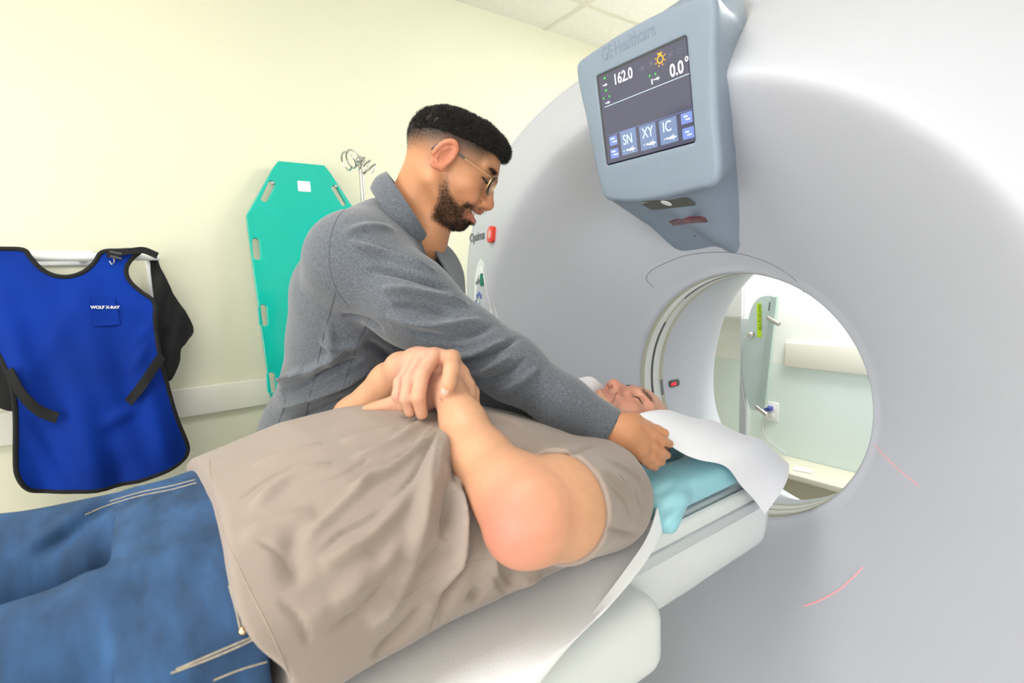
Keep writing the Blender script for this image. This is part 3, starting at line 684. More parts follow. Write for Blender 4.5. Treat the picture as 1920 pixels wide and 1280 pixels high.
# clear shield panel on a post
sh = empty('acrylic_shield', 'pale green half-oval acrylic panel on a post beyond the bore, with a lime label', 'shield')
yS = 2.54
S2 = lambda px, py: (lambda p: (p[0], p[2]))(at(px, py, 1, yS))
SM = Matrix(((1, 0, 0, 0), (0, 0, 1, yS), (0, 1, 0, 0), (0, 0, 0, 1)))
so = catmull([(*p, 0) for p in [(1458, 556), (1440, 554), (1424, 558), (1412, 572), (1404, 595), (1397, 630), (1393, 670), (1394, 710), (1400, 742), (1408, 765), (1421, 768), (1432, 757), (1434, 735), (1443, 680), (1452, 610)]], 4)[:, :2]
prismo('panel', [S2(*p) for p in so], -.004, .004, SM, M['mirror'], sh, .001)
prismo('edge_rail', [S2(*p) for p in ((1449, 556), (1460, 556), (1437, 764), (1427, 764))], -.018, .012, SM, mat('rail_green', (.42, .52, .47), .35, nscale=4, namt=.02), sh, .002)
prismo('lime_label', [S2(*p) for p in ((1420, 568), (1428, 568), (1429, 632), (1421, 632))], -.0065, -.0045, SM, M['greentape'], sh)
a_, b_ = at(1427, 570, 1, yS - .008), at(1428, 628, 1, yS - .008); LM = frame(a_, b_ - a_, (1, 0, 0)) 
text('label_lettering', 'MAATOR C# 5158', .026, frame(at(1421.5, 570, 1, yS - .008), b_ - a_, (1, 0, .0)), M['tape_ink'], sh, .0006, 0, 'LEFT', .62)
for px, py, dx in ((1440, 595, 22), (1418, 762, 26)):
    a_ = at(px, py, 1, yS - .03); tubeo('clamp', [a_, a_ + np.array([.06, -.01, -.03])], .011, M['steel'], sh, 12)
p_ = at(1408, 627, 1, yS - .02); bm = bmesh.new(); bmesh.ops.create_uvsphere(bm, u_segments=16, v_segments=10, radius=.018, matrix=Matrix.Translation(p_)); bmo('knob', bm, M['steel'], sh)
prismo('slot_mark', [S2(*p) for p in ((1444, 566), (1447, 566), (1445, 582), (1442, 582))], -.0075, -.0045, SM, M['dark'], sh)
xa = at(1399, 700, 1, yS + .05)[0]
boxo('post', (xa - .02, yS + .02, .031), (xa + .02, yS + .06, at(1399, 597, 1, yS)[2]), M['tableg'], sh, .004)
boxo('post_base', (xa - .12, yS - .1, .002), (xa + .12, yS + .10, .03), M['tableg'], sh, .01)
cp = [at(x_, y_, 1, yS - .02) for x_, y_ in ((1396, 630), (1389, 660), (1388, 700), (1394, 745), (1402, 780))]
tubeo('cord', catmull(cp, 5), .0018, M['tableg'], sh, 8)

# ================================================================ TABLE
tb = empty('scanner_table', 'long white patient table of the scanner running into the bore', 'scanner table')
TZ = H - .5                                   # top of the cradle
hwid = .215
cr = []
for y in np.r_[np.linspace(-1.35, 1.0, 24), np.linspace(1.04, 1.2, 10)]:
    sec = []
    n = 28; dep = .17 if y < .9 else .17 - .02 * min(1, (y - .9) / .3)
    lo = TZ - dep
    tip = 1 if y < 1.17 else 1 - ((y - 1.17) / .03) ** 2 * .1
    prof = [(-1, 0), (-.97, .012), (-.93, .008), (-.6, -.012), (0, -.02), (.6, -.012), (.93, .008), (.97, .012), (1, 0), (1.0, -.05), (.985, -.11), (.93, -.15), (.8, -dep), (0, -dep - .005), (-.8, -dep), (-.93, -.15), (-.985, -.11), (-1, -.05)]
    for a, b in catmull([(*p, 0) for p in prof + [prof[0]]], 3)[:-1, :2]: sec.append([GX + a * hwid * tip, y, TZ + b])
    cr.append(sec)
cra = grid('cradle', np.array(cr), M['table'], tb, 0, True)
bm = bmesh.new(); bm.from_mesh(cra.data)
bmesh.ops.holes_fill(bm, edges=[e for e in bm.edges if e.is_boundary]); bm.to_mesh(cra.data); bm.free(); sharp(cra.data, 40)
for s_ in (-1, 1): boxo('edge_rail', (GX + s_ * (hwid + .001) - .006, -1.3, TZ - .045), (GX + s_ * (hwid + .001) + .006, 1.15, TZ - .020), M['tableg'], tb, .004)
# wide top housing under the near end and the lifting body
bm = bmesh.new(); box(bm, (GX - .30, -1.5, TZ - .19), (GX + .295, .70, TZ - .045), .045, 6); bmo('table_housing', bm, M['table'], tb)
bm = bmesh.new(); box(bm, (GX - .24, -1.2, .10), (GX + .24, .55, TZ - .185), .05, 5); bmo('lift_column', bm, M['tableg'], tb)
boxo('base', (GX - .28, -1.3, .002), (GX + .28, 1.0, .12), M['tableg'], tb, .03)
boxo('mattress', (GX - .20, -1.3, TZ + .0), (GX + .20, 1.16, TZ + .018), M['tableg'], tb, .008)

# white sheet on the table, hanging over the near side
edge_px = [((1240, 915), -.63), ((1232, 945), -.60), ((1212, 1005), -.565), ((1170, 1068), -.53), ((1100, 1165), -.50), ((1050, 1228), -.49), ((1003, 1290), -.487), ((900, 1420), -.485), ((700, 1720), -.48)]
ed = catmull([at(*p, 0, x) for p, x in edge_px], 8)
ed = np.vstack([ed, [[-.48, -.9, TZ - .25]]]); yy = ed[:, 1]
rowsS = []
for y in np.linspace(.755, -.85, 90):
    j = np.argsort(yy); ex = np.interp(y, yy[j], ed[j, 0]); ez = np.interp(y, yy[j], ed[j, 2])
    sec = []
    drop = max(TZ + .022 - ez, 0)
    for u in np.linspace(0, 1, 40):
        if u < .6:
            x = GX - .24 + (ex + .012 - (GX - .24)) * (u / .6); z = TZ + .0205 + .003 * math.sin(9 * x + 3 * y) * (x > GX + .27)
            if drop == 0: z = z + (ez - z) * (u / .6) ** 3 * .5
        else:
            t = (u - .6) / .4; x = ex + .012 * math.cos(t * 1.5) ; z0 = TZ + .021; z = z0 + (ez - z0) * t
            if drop > .03: x += .010 * math.sin(y * 22 + t * 2) * t + .012 * t * (1 - t) * 2
        sec.append([x, y, z])
    rowsS.append(sec)
V = np.array(rowsS)
for _ in range(2): V[1:-1, 1:-1] = (V[:-2, 1:-1] + V[2:, 1:-1] + V[1:-1, :-2] + V[1:-1, 2:]) / 4
st = grid('table_sheet', V, M['sheet'], None, .002); tag(st, 'white sheet under the lying patient, hanging off the near table side', 'sheet')

# ================================================================ IMPLICIT SURFACES (for bodies and clothes)
def axis(lo, hi, coarse, fines=()):
    out = [lo]
    while out[-1] < hi:
        x = out[-1]; h = coarse
        for a, b, f in fines:
            if a - .0 <= x < b: h = min(h, f)
            elif x < a: h = min(h, max(f, (a - x) * .5 + f))
            elif x >= b: h = min(h, max(f, (x - b) * .3 + f))
        out.append(x + h)
    return np.array(out, np.float32)
class Field:
    def __init__(s, ax, ay, az):
        s.A = (ax, ay, az); s.d = np.full((len(ax), len(ay), len(az)), 1.0, np.float32)
    def sub(s, lo, hi, m):
        sl = tuple(slice(max(0, np.searchsorted(a, l - m) - 1), np.searchsorted(a, h + m) + 1) for a, l, h in zip(s.A, lo, hi))
        X, Y, Z = (a[q] for a, q in zip(s.A, sl))
        return sl, np.stack(np.broadcast_arrays(X[:, None, None], Y[None, :, None], Z[None, None, :]), -1)
    def put(s, sl, dv, k, mode):
        d = s.d[sl]
        if mode == 'add':
            if k > 0: h = np.clip(.5 + .5 * (d - dv) / k, 0, 1); r = d * (1 - h) + dv * h - k * h * (1 - h)
            else: r = np.minimum(d, dv)
        else:
            dv = -dv
            if k > 0: h = np.clip(.5 + .5 * (dv - d) / k, 0, 1); r = d * (1 - h) + dv * h + k * h * (1 - h)
            else: r = np.maximum(d, dv)
        s.d[sl] = r
    def cone(s, a, b, ra, rb, k=.01, mode='add', F=None, flat=None):
        """round cone; flat=(axis, factor) squeezes its section along an axis"""
        a, b = np.array(a, float), np.array(b, float)
        if F is not None: R_, c_, sc = F; a, b = c_ + R_ @ (a * sc), c_ + R_ @ (b * sc); ra, rb = ra * sc, rb * sc
        if F is not None and flat: flat = (F[0] @ np.array(flat[0], float), flat[1])
        m = max(ra, rb) * (1 if not flat else max(1, flat[1])) + k * 1.2 + .01
        sl, P = s.sub(np.minimum(a, b), np.maximum(a, b), m)
        if P.size == 0: return
        P = P - a.astype(np.float32); ab = (b - a).astype(np.float32)
        if flat:
            n_ = _n(np.array(flat[0], float)).astype(np.float32); q = np.float32(1 / flat[1] - 1)
            P = P + (P @ n_)[..., None] * n_ * q; ab = ab + (ab @ n_) * n_ * q
        t = np.clip((P @ ab) / (ab @ ab + 1e-12), 0, 1); dv = np.linalg.norm(P - t[..., None] * ab, axis=-1) - (ra + (rb - ra) * t)
        s.put(sl, dv.astype(np.float32), k, mode)
    def chain(s, pts, rs, k=.01, mode='add', F=None, flat=None):
        for i in range(len(pts) - 1): s.cone(pts[i], pts[i + 1], rs[i], rs[i + 1], k, mode, F, flat)
    def ell(s, c, r, k=.01, mode='add', F=None, R_=None):
        c, r = np.array(c, float), np.array(r, float); Q = np.eye(3) if R_ is None else np.array(R_)
        if F is not None: c = F[1] + F[0] @ (c * F[2]); r = r * F[2]; Q = F[0] @ Q
        m = np.sqrt(((Q * r) ** 2).sum(axis=1)); sl, P = s.sub(c - m, c + m, k * 1.2 + .01)
        if P.size == 0: return
        L_ = (P - c.astype(np.float32)) @ Q.astype(np.float32); r = r.astype(np.float32)
        k0 = np.linalg.norm(L_ / r, axis=-1); k1 = np.linalg.norm(L_ / r ** 2, axis=-1) + 1e-6
        s.put(sl, (k0 * (k0 - 1) / k1).astype(np.float32), k, mode)
    def fn(s, lo, hi, f, k=0, mode='add'):
        sl, P = s.sub(np.array(lo), np.array(hi), 0)
        s.put(sl, f(P).astype(np.float32), k, mode)
    def mesh(s):
        d = s.d; nx, ny, nz = d.shape; S_ = d < 0
        C = np.zeros((nx - 1, ny - 1, nz - 1), np.uint8)
        for i in (0, 1):
            for j in (0, 1):
                for k in (0, 1): C += S_[i:nx - 1 + i, j:ny - 1 + j, k:nz - 1 + k]
        act = np.argwhere((C > 0) & (C < 8)); idm = np.full(C.shape, -1, np.int32); idm[tuple(act.T)] = np.arange(len(act))
        cs = [(i, j, k) for i in (0, 1) for j in (0, 1) for k in (0, 1)]
        val = {c: d[act[:, 0] + c[0], act[:, 1] + c[1], act[:, 2] + c[2]] for c in cs}
        acc = np.zeros((len(act), 3)); cnt = np.zeros(len(act))
        for a in cs:
            for x in range(3):
                if a[x]: continue
                b = tuple(1 if q == x else a[q] for q in range(3)); va, vb = val[a], val[b]; m = (va < 0) != (vb < 0)
                t = np.where(m, va / np.where(m, va - vb, 1), 0); p = np.tile(np.array(a, float), (len(act), 1)); p[:, x] += t
                acc[m] += p[m]; cnt[m] += 1
        f = acc / cnt[:, None]; V = np.empty_like(f)
        for x in range(3): A = s.A[x].astype(float); V[:, x] = A[act[:, x]] + f[:, x] * (A[act[:, x] + 1] - A[act[:, x]])
        Q = []
        for x in range(3):
            y, z = (x + 1) % 3, (x + 2) % 3
            lo = [slice(None)] * 3; hi = [slice(None)] * 3; lo[x] = slice(0, -1); hi[x] = slice(1, None)
            E_ = S_[tuple(lo)] != S_[tuple(hi)]; e = np.argwhere(E_)
            e = e[(e[:, y] > 0) & (e[:, z] > 0) & (e[:, y] < d.shape[y] - 1) & (e[:, z] < d.shape[z] - 1)]
            ins = S_[tuple(e.T)]
            def g(dy, dz): q = e.copy(); q[:, y] += dy; q[:, z] += dz; return idm[tuple(q.T)]
            q = np.stack([g(-1, -1), g(0, -1), g(0, 0), g(-1, 0)], 1); q[~ins] = q[~ins][:, ::-1]; Q.append(q)
        return V, np.vstack(Q)
def npmesh(name, V, Q, m, parent=None):
    me = bpy.data.meshes.new(name); me.vertices.add(len(V)); me.vertices.foreach_set('co', V.astype(np.float32).ravel())
    k = Q.shape[1]; me.loops.add(Q.size); me.loops.foreach_set('vertex_index', Q.astype(np.int32).ravel())
    me.polygons.add(len(Q)); me.polygons.foreach_set('loop_start', np.arange(0, Q.size, k, dtype=np.int32)); me.update(calc_edges=True); me.validate()
    return link(name, me, m, parent)
def vnorm(V, Q):
    n_ = np.cross(V[Q[:, 2]] - V[Q[:, 0]], V[Q[:, 3]] - V[Q[:, 1]]); N = np.zeros_like(V)
    for j in range(4): np.add.at(N, Q[:, j], n_)
    return N / (np.linalg.norm(N, axis=1, keepdims=True) + 1e-12)
def smoothv(V, Q, it=1, lam=.5, mask=None):
    for _ in range(it):
        acc = np.zeros_like(V); c = np.zeros(len(V))
        for j in range(4): np.add.at(acc, Q[:, j], V[Q[:, (j + 1) % 4]] + V[Q[:, j - 1]]); np.add.at(c, Q[:, j], 2)
        t = acc / np.maximum(c, 1)[:, None]; l = lam if mask is None else lam * mask[:, None]; V = V + (t - V) * l
    return V
def bvh(V, Q): return BVHTree.FromPolygons([tuple(v) for v in V.tolist()], Q.tolist())
def cast(tree, px, py):
    r = RC @ np.array([px - 960, -(py - 640), -FPX]); h = tree.ray_cast(Vector(CAM), Vector(r))
    return None if h[0] is None else np.array(h[0])
def segd(V, pts):
    """distance to a 3-D polyline and the parameter along it (0..1)"""
    best = np.full(len(V), 1e9); par = np.zeros(len(V)); n_ = len(pts) - 1
    for i in range(n_):
        a, b = pts[i], pts[i + 1]; ab = b - a; t = np.clip((V - a) @ ab / (ab @ ab + 1e-12), 0, 1); d = np.linalg.norm(V - a - t[:, None] * ab, axis=1)
        m = d < best; best[m] = d[m]; par[m] = (i + t[m]) / n_
    return best, par
def folds(V, Q, strokes):
    """each stroke: pixels traced on the cloth, width (m), height (m, negative = groove)"""
    tree = bvh(V, Q); N = vnorm(V, Q); D = np.zeros(len(V))
    for st_ in strokes:
        pts_, w_, a_ = st_; P = [cast(tree, *q) for q in catmull([(*p, 0) for p in pts_], 3)[:, :2]]; P = [p for p in P if p is not None]
        if len(P) < 2: continue
        P = np.array(P); lo, hi = P.min(0) - 3 * w_, P.max(0) + 3 * w_; m = np.all((V > lo) & (V < hi), axis=1); ii = np.where(m)[0]
        if not len(ii): continue
        d, t = segd(V[ii], P); prof = np.exp(-(d / w_) ** 2); env = np.clip(np.minimum(t, 1 - t) * 4, 0, 1) ** .7
        D[ii] += a_ * prof * env
    return V + N * D[:, None]
def setcol(o, C, name='skin_col'):
    a = o.data.color_attributes.new(name, 'FLOAT_COLOR', 'POINT'); a.data.foreach_set('color', np.c_[C, np.ones(len(C))].astype(np.float32).ravel())
def ss(x, a, b): t = np.clip((x - a) / (b - a), 0, 1); return t * t * (3 - 2 * t)
def noise3(P, s, seed=0):
    r = np.random.default_rng(seed); o = np.zeros(len(P))
    for _ in range(7):
        k = r.normal(size=3); k /= np.linalg.norm(k); o += np.sin(P @ k * s * r.uniform(.6, 1.6) + r.uniform(0, 6.28))
    return o / 7
def W(x, y, z): return np.array([x, y, z + H])

M['skin_t'] = mat('tan_skin', (.6, .3, .16), .45, attr='skin_col', sub=.12, bump=.12, bscale=700, nscale=120, namt=.03)
M['skin_p'] = mat('fair_skin', (.7, .45, .3), .45, attr='skin_col', sub=.15, bump=.10, bscale=600, nscale=90, namt=.03)
M['hair'] = mat('black_hair', (.012, .010, .009), .45, nscale=200, namt=.3)
M['beard'] = mat('dark_brown_beard_hair', (.035, .016, .009), .5, nscale=200, namt=.3)
M['tee'] = mat('taupe_cotton', (.315, .25, .215), .85, nscale=7, namt=.03, bump=.18, bscale=900, sheen=.2)
M['jean'] = mat('blue_denim', (.022, .070, .172), .75, nscale=16, namt=.38, bump=.3, bscale=900, stretch=(1, 2.2, 1))
M['stitch'] = mat('tan_stitching', (.38, .33, .26), .8, nscale=200, namt=.2)
M['jacket'] = mat('grey_marl_fleece', (.108, .120, .145), .9, nscale=210, namt=.34, bump=.35, bscale=600, sheen=.35, stretch=(1, 1, 2.4))
M['seamc'] = mat('dark_seam', (.08, .09, .11), .9, nscale=200, namt=.2)
M['lip'] = mat('lip', (.5, .16, .13), .4)
M['tooth'] = mat('tooth_enamel', (.85, .82, .75), .2, nscale=30, namt=.02)
M['gold'] = mat('gold_wire', (.75, .55, .36), .25, metal=1, nscale=50, namt=.03)
M['lens'] = mat('spectacle_lens', (.95, .96, .97), .02, trans=1, ior=1.1, nscale=3, namt=.001)
M['nail'] = mat('fingernail', (.66, .39, .31), .3, nscale=40, namt=.02)
M['eye'] = mat('eye_white', (.7, .66, .62), .2, nscale=60, namt=.02)
M['iris'] = mat('dark_brown_iris', (.02, .01, .006), .1)

def build_head(f, F, kind):
    c, e = lambda *a, **k: f.cone(*a, F=F, **k), lambda *a, **k: f.ell(*a, F=F, **k)
    zr = (.076, .018) if kind == 'smile' else (.080, .024)
    e((-.012, 0, zr[1]), (.096, .077, zr[0]), k=.01); e((.022, 0, .018), (.068, .064, .060), k=.02)
    e((.030, 0, -.032), (.052, .057, .062), k=.02)
    for s_ in (-1, 1):
        c((-.012, .054 * s_, -.055), (.05, .026 * s_, -.100), .017, .016, k=.02)
        e((.046, .044 * s_, -.030), (.030, .025, .024), k=.018)
        c((.083, .010 * s_, .020), (.064, .050 * s_, .020), .008, .008, k=.012)
    e((.066, 0, -.100), (.022, .026, .020), k=.016); e((.060, 0, -.07), (.032, .034, .032), k=.012)
    # eye hollows, eyeballs, lids
    for s_ in (-1, 1):
        e((.094, .032 * s_, .001), (.020, .018, .012), k=.010, mode='sub')
        e((.068, .032 * s_, 0), (.0145, .0155, .0125), k=.002)
        c((.0815, .022 * s_, -.0035), (.0755, .044 * s_, -.003), .0012, .001, k=.0015, mode='sub')
        c((.079, .020 * s_, .0095), (.073, .043 * s_, .0085), .0012, .001, k=.002, mode='sub')
    # nose
    e((.068, 0, -.054), (.027, .032, .028), k=.014)
    c((.083, 0, .004), (.103, 0, -.036), .0085, .0110, k=.012); e((.105, 0, -.041), (.0130, .0125, .0108), k=.006)
    c((.104, 0, -.047), (.088, 0, -.052), .0065, .0065, k=.008)
    for s_ in (-1, 1):
        e((.094, .0120 * s_, -.0435), (.0140, .0082, .0100), k=.006)
        e((.102, .0068 * s_, -.0535), (.0060, .0032, .0050), k=.0015, mode='sub')
    # mouth
    if kind == 'smile':
        for s_ in (-1, 1):
            c((.0965, 0, -.0635), (.080, .031 * s_, -.060), .0052, .0030, k=.004); c((.0935, 0, -.0865), (.079, .029 * s_, -.072), .0064, .0036, k=.004)
            e((.066, .040 * s_, -.046), (.018, .015, .017), k=.012)
            c((.088, .018 * s_, -.044), (.073, .034 * s_, -.064), .0022, .0018, k=.005, mode='sub')
            c((.096, 0, -.0745), (.080, .028 * s_, -.067), .0058, .0034, k=.002, mode='sub')
    else:
        for s_ in (-1, 1):
            c((.0945, .002 * s_, -.0645), (.080, .025 * s_, -.070), .0050, .0022, k=.004); c((.0925, 0, -.0765), (.080, .023 * s_, -.0715), .0060, .0022, k=.004)
            c((.1000, 0, -.0700), (.083, .026 * s_, -.0712), .0013, .0010, k=.002, mode='sub')
            c((.090, .017 * s_, -.046), (.076, .032 * s_, -.066), .0018, .0014, k=.005, mode='sub')
    if kind == 'smile': c((.101, 0, -.047), (.095, 0, -.060), .0065, .0060, k=.006)
    else: c((.100, 0, -.050), (.096, 0, -.060), .0022, .0018, k=.004, mode='sub')
    # ears
    for s_ in (-1, 1):
        a = .30; Re = np.array([[math.cos(a), 0, -math.sin(a) * -1], [0, 1, 0], [-math.sin(a), 0, math.cos(a)]]) @ np.array([[math.cos(.3 * s_), math.sin(.3 * s_), 0], [-math.sin(.3 * s_), math.cos(.3 * s_), 0], [0, 0, 1]])
        e((-.012, .080 * s_, -.004), (.0185, .0050, .031), k=.006, R_=Re)
        P = [np.array((-.012, .083 * s_, -.004)) + Re @ np.array((.0165 * math.cos(t), .002 * s_, .029 * math.sin(t))) for t in np.linspace(-1.9 if True else 0, 3.6, 16)]
        f.chain(P, [.0034] * 16, k=.006, F=F)
        e((-.006, .088 * s_, -.007), (.0085, .0062, .0115), k=.002, mode='sub', R_=Re)
        P = [np.array((-.012, .084 * s_, -.004)) + Re @ np.array(q) for q in ((.004, 0, .021), (-.004, 0, .012), (-.0085, 0, .0), (-.006, 0, -.013), (.002, 0, -.020))]
        f.chain(P, [.0022, .0030, .0030, .0028, .0022], k=.003, F=F)
        e((-.004, .081 * s_, -.028), (.0065, .0035, .0075), k=.006); e((.004, .081 * s_, -.008), (.004, .004, .007), k=.003)
def loc(F, V): return ((V - F[1]) @ F[0]) / F[2]
def strands(name, P, N, m, parent, L, r, bend, seed=1, jit=.35):
    """short tapering hairs, one mesh"""
    g = np.random.default_rng(seed); n_ = len(P); d = N + g.normal(size=(n_, 3)) * jit + bend; d /= np.linalg.norm(d, axis=1, keepdims=True)
    l = L * g.uniform(.6, 1.25, n_)[:, None]; a = np.cross(d, g.normal(size=(n_, 3))); a /= np.linalg.norm(a, axis=1, keepdims=True); b = np.cross(d, a)
    base = [P - N * .001 + (a * math.cos(t) + b * math.sin(t)) * r for t in (0, 2.09, 4.19)]; d2 = d + bend * 1.2; d2 /= np.linalg.norm(d2, axis=1, keepdims=True)
    mid = [P + d * l * .55 + (a * math.cos(t) + b * math.sin(t)) * r * .8 for t in (0, 2.09, 4.19)]; tip = P + d * l * .55 + d2 * l * .45
    V = np.concatenate(base + mid + [tip]); i = np.arange(n_); F_ = []
    for k in range(3):
        k2 = (k + 1) % 3; F_ += [np.stack([i + k * n_, i + k2 * n_, i + (3 + k2) * n_], 1), np.stack([i + k * n_, i + (3 + k2) * n_, i + (3 + k) * n_], 1), np.stack([i + (3 + k) * n_, i + (3 + k2) * n_, i + 6 * n_], 1)]
    return npmesh(name, V, np.vstack(F_), m, parent)
def lashes(F, V, N, parent, m, L, r, seed=3):
    from mathutils.kdtree import KDTree
    ii = np.where(np.linalg.norm(loc(F, V) - [.075, 0, 0], axis=1) < .075)[0]; kd = KDTree(len(ii))
    for i in ii.tolist(): kd.insert(V[i].tolist(), i)
    kd.balance(); g = np.random.default_rng(seed)
    for s_ in (-1, 1):
        arc = catmull([(.0830, .019 * s_, -.0020), (.0835, .027 * s_, -.0050), (.0815, .036 * s_, -.0055), (.0755, .043 * s_, -.0035), (.0700, .0490 * s_, -.0005)], 18)
        P, D = [], []
        for p in arc:
            j = kd.find((F[1] + F[0] @ (p * F[2])).tolist())[1]; P.append(V[j] + N[j] * .0002); D.append(N[j])
        P = np.array(P); tubeo('lash_line', [p for p in P[::4]], r * 3, m, parent, 6)
        P = np.repeat(P, 2, axis=0) + g.normal(size=(len(P) * 2, 3)) * .0004; D = np.repeat(np.array(D), 2, axis=0)
        strands('eyelashes', P, D, m, parent, L, r, F[0][:, 0] * .3 - F[0][:, 2] * .5 + F[0][:, 1] * s_ * .3, seed, .15)
from mathutils.kdtree import KDTree
def nearn(P, V, N):
    kd = KDTree(len(V)); 
    for i, v in enumerate(V.tolist()): kd.insert(v, i)
    kd.balance(); return np.array([N[kd.find(p)[1]] for p in P.tolist()])
def scatter(V, Q, wt, n_, seed=2):
    g = np.random.default_rng(seed); A = np.linalg.norm(np.cross(V[Q[:, 2]] - V[Q[:, 0]], V[Q[:, 3]] - V[Q[:, 1]]), axis=1) * wt[Q].mean(axis=1)
    k = g.choice(len(Q), n_, p=A / A.sum()); u, v = g.random((2, n_, 1)); q = V[Q[k]]
    return (q[:, 0] * (1 - u) + q[:, 1] * u) * (1 - v) + (q[:, 3] * (1 - u) + q[:, 2] * u) * v

# ================================================================ PATIENT
pat = empty('person', 'man lying on his back in a taupe T-shirt and blue jeans, hands on his belly', 'person')
FP = (np.array([[.058, .986, .15], [-.006, -.15, .988], [.998, -.058, -.003]]), np.array([-.775, .882, -.346 + H]), 1.03)
u_, s__, v_ = np.linalg.svd(FP[0]); FP = (u_ @ v_, FP[1], FP[2])
hx = [(-.90, -.62, .0021)]; hy = [(.78, 1.08, .0021)]; hz = [(H - .50, H - .20, .0021)]
f = Field(axis(-1.25, -.36, .0042, hx), axis(-.05, 1.12, .0042, hy + [(.30, .50, .0026)]), axis(H - .52, H - .06, .0042, [(H - .48, H - .1, .0026)]))
f.chain([W(-.815, .06, -.37), W(-.815, .3, -.36), W(-.815, .58, -.385), W(-.815, .76, -.42)], [.07, .095, .075, .06], k=.05)
f.chain([W(-.64, .655, -.385), W(-.815, .70, -.40), W(-1.0, .66, -.39)], [.048, .055, .048], k=.02)
f.cone(W(-.812, .73, -.40), W(-.79, .86, -.40), .066, .056, k=.03)
build_head(f, FP, 'rest')
# left arm: shoulder, elbow on the table edge, wrist on the belly
LA = [W(-.62, .635, -.380), pd(1044, 950, .69), pd(1000, 962, .655), pd(905, 862, .745), pd(842, 735, .845)]
f.cone(LA[0], LA[1], .056, .064, k=.01); f.cone(LA[1], pd(1003, 958, .652), .064, .055, k=.02)
f.ell(pd(978, 990, .645), (.046, .046, .046), k=.03)
f.chain([LA[2], pd(955, 920, .69), LA[3], pd(868, 790, .80), LA[4]], [.049, .050, .041, .032, .027], k=.02)
# left hand, bent down over the belly under the other hand
f.chain([LA[4], pd(822, 727, .865), pd(790, 745, .885)], [.026, .027, .027], k=.015)
for a_, b_, c_, r in ((( 782, 738), (742, 752), (700, 764), .0105), ((788, 748), (745, 758), (688, 768), .0105), ((795, 757), (752, 766), (712, 774), .010), ((800, 764), (765, 774), (735, 780), .009)):
    f.chain([pd(800, 745, .885), pd(*a_, .888), pd(*b_, .894), pd(*c_, .902)], [.014, r * 1.15, r * 1.05, r * .85], k=.006)
f.chain([pd(840, 715, .875), pd(868, 718, .885), pd(884, 735, .88), pd(889, 757, .87)], [.018, .014, .012, .010], k=.008)
# right arm from the far side and its hand gripping the left wrist
f.chain([W(-1.03, .68, -.385), W(-1.05, .36, -.30), pd(664, 782, 1.01), pd(726, 714, .955), pd(752, 692, .92)], [.06, .050, .037, .029, .027], k=.02)
f.chain([pd(752, 690, .915), pd(785, 686, .885), pd(815, 682, .87)], [.027, .030, .024], k=.015)
KN = [((772, 686), .875), ((788, 674), .865), ((812, 668), .855), ((847, 672), .85)]
for (p_, D_), r in zip(KN, (.0135, .0145, .015, .0155)): f.chain([pd(768, 690, .90), pd(*p_, D_)], [.018, r], k=.012)
FG = [[(KN[0][0], .868), ((750, 717), .845), ((746, 742), .835), ((754, 762), .838)],
      [(KN[1][0], .855), ((767, 712), .825), ((762, 748), .815), ((769, 772), .822)],
      [(KN[2][0], .845), ((791, 702), .815), ((784, 745), .802), ((791, 776), .812)],
      [(KN[3][0], .842), ((847, 692), .812), ((841, 718), .800), ((834, 739), .802)]]
for ch, r in zip(FG, (.0098, .0108, .0112, .0118)): f.chain([pd(*q, D_) for q, D_ in ch], [r * 1.18, r * 1.08, r, r * .84], k=.0035)
f.chain([pd(800, 690, .885), pd(842, 678, .872), pd(864, 700, .875), pd(876, 722, .868), pd(882, 742, .855)], [.02, .018, .0135, .0125, .0098], k=.006)
V, Q = f.mesh(); V = smoothv(V, Q, 1, .35)
lc = loc(FP, V); x, y, z = lc.T; inh = ss(V[:, 1], .79, .83) * (V[:, 2] > H - .5)
C = np.tile([.60, .315, .18], (len(V), 1))
def mixc(C, m, c): return C * (1 - m[:, None]) + np.array(c) * m[:, None]
C = mixc(C, .5 + .5 * noise3(V, 60, 3) * .35, (.62, .335, .20))
hand = np.exp(-(np.linalg.norm(V - pd(790, 720, .86), axis=1) / .075) ** 4); C = mixc(C, hand * .75, (.66, .35, .27))
elb = np.exp(-(np.linalg.norm(V - pd(950, 990, .61), axis=1) / .062) ** 2); C = mixc(C, elb * .85, (.62, .21, .16))
C = mixc(C, inh, (.60, .29, .20)); C = mixc(C, inh * ss(z, .02, .07) * .6, (.58, .33, .26))
nose = np.exp(-(np.linalg.norm(lc - [.108, 0, -.04], axis=1) / .022) ** 2) * inh; C = mixc(C, nose * .6, (.66, .24, .17))
for s_ in (-1, 1): C = mixc(C, np.exp(-(np.linalg.norm(lc - [.07, .045 * s_, -.03], axis=1) / .025) ** 2) * inh * .4, (.68, .28, .2))
lp = inh * np.exp(-((z + .0705) / .0085) ** 4) * np.exp(-(y / .027) ** 6) * ss(x, .070, .079); C = mixc(C, np.clip(lp * 1.2, 0, 1), (.44, .12, .115))
st_ = inh * ss(x, .03, .06) * ss(-z, .045, .06) * (1 - lp) * (1 - ss(-z, .14, .15)); C = mixc(C, st_ * (.42 + .3 * noise3(V, 1500, 5)), (.21, .15, .125))
lid = inh * sum(np.exp(-(np.linalg.norm((lc - [.079, .033 * s_, -.0033]) / [1.6, 2.3, .42], axis=1) / .0065) ** 2) for s_ in (-1, 1)); C = mixc(C, np.clip(lid, 0, 1) * .85, (.10, .05, .04))
for s_ in (-1, 1): C = mixc(C, inh * np.exp(-(np.linalg.norm((lc - [.0765, .041 * s_, -.004]) / [1.3, 1.5, .34], axis=1) / .0065) ** 2) * .85, (.12, .05, .04))
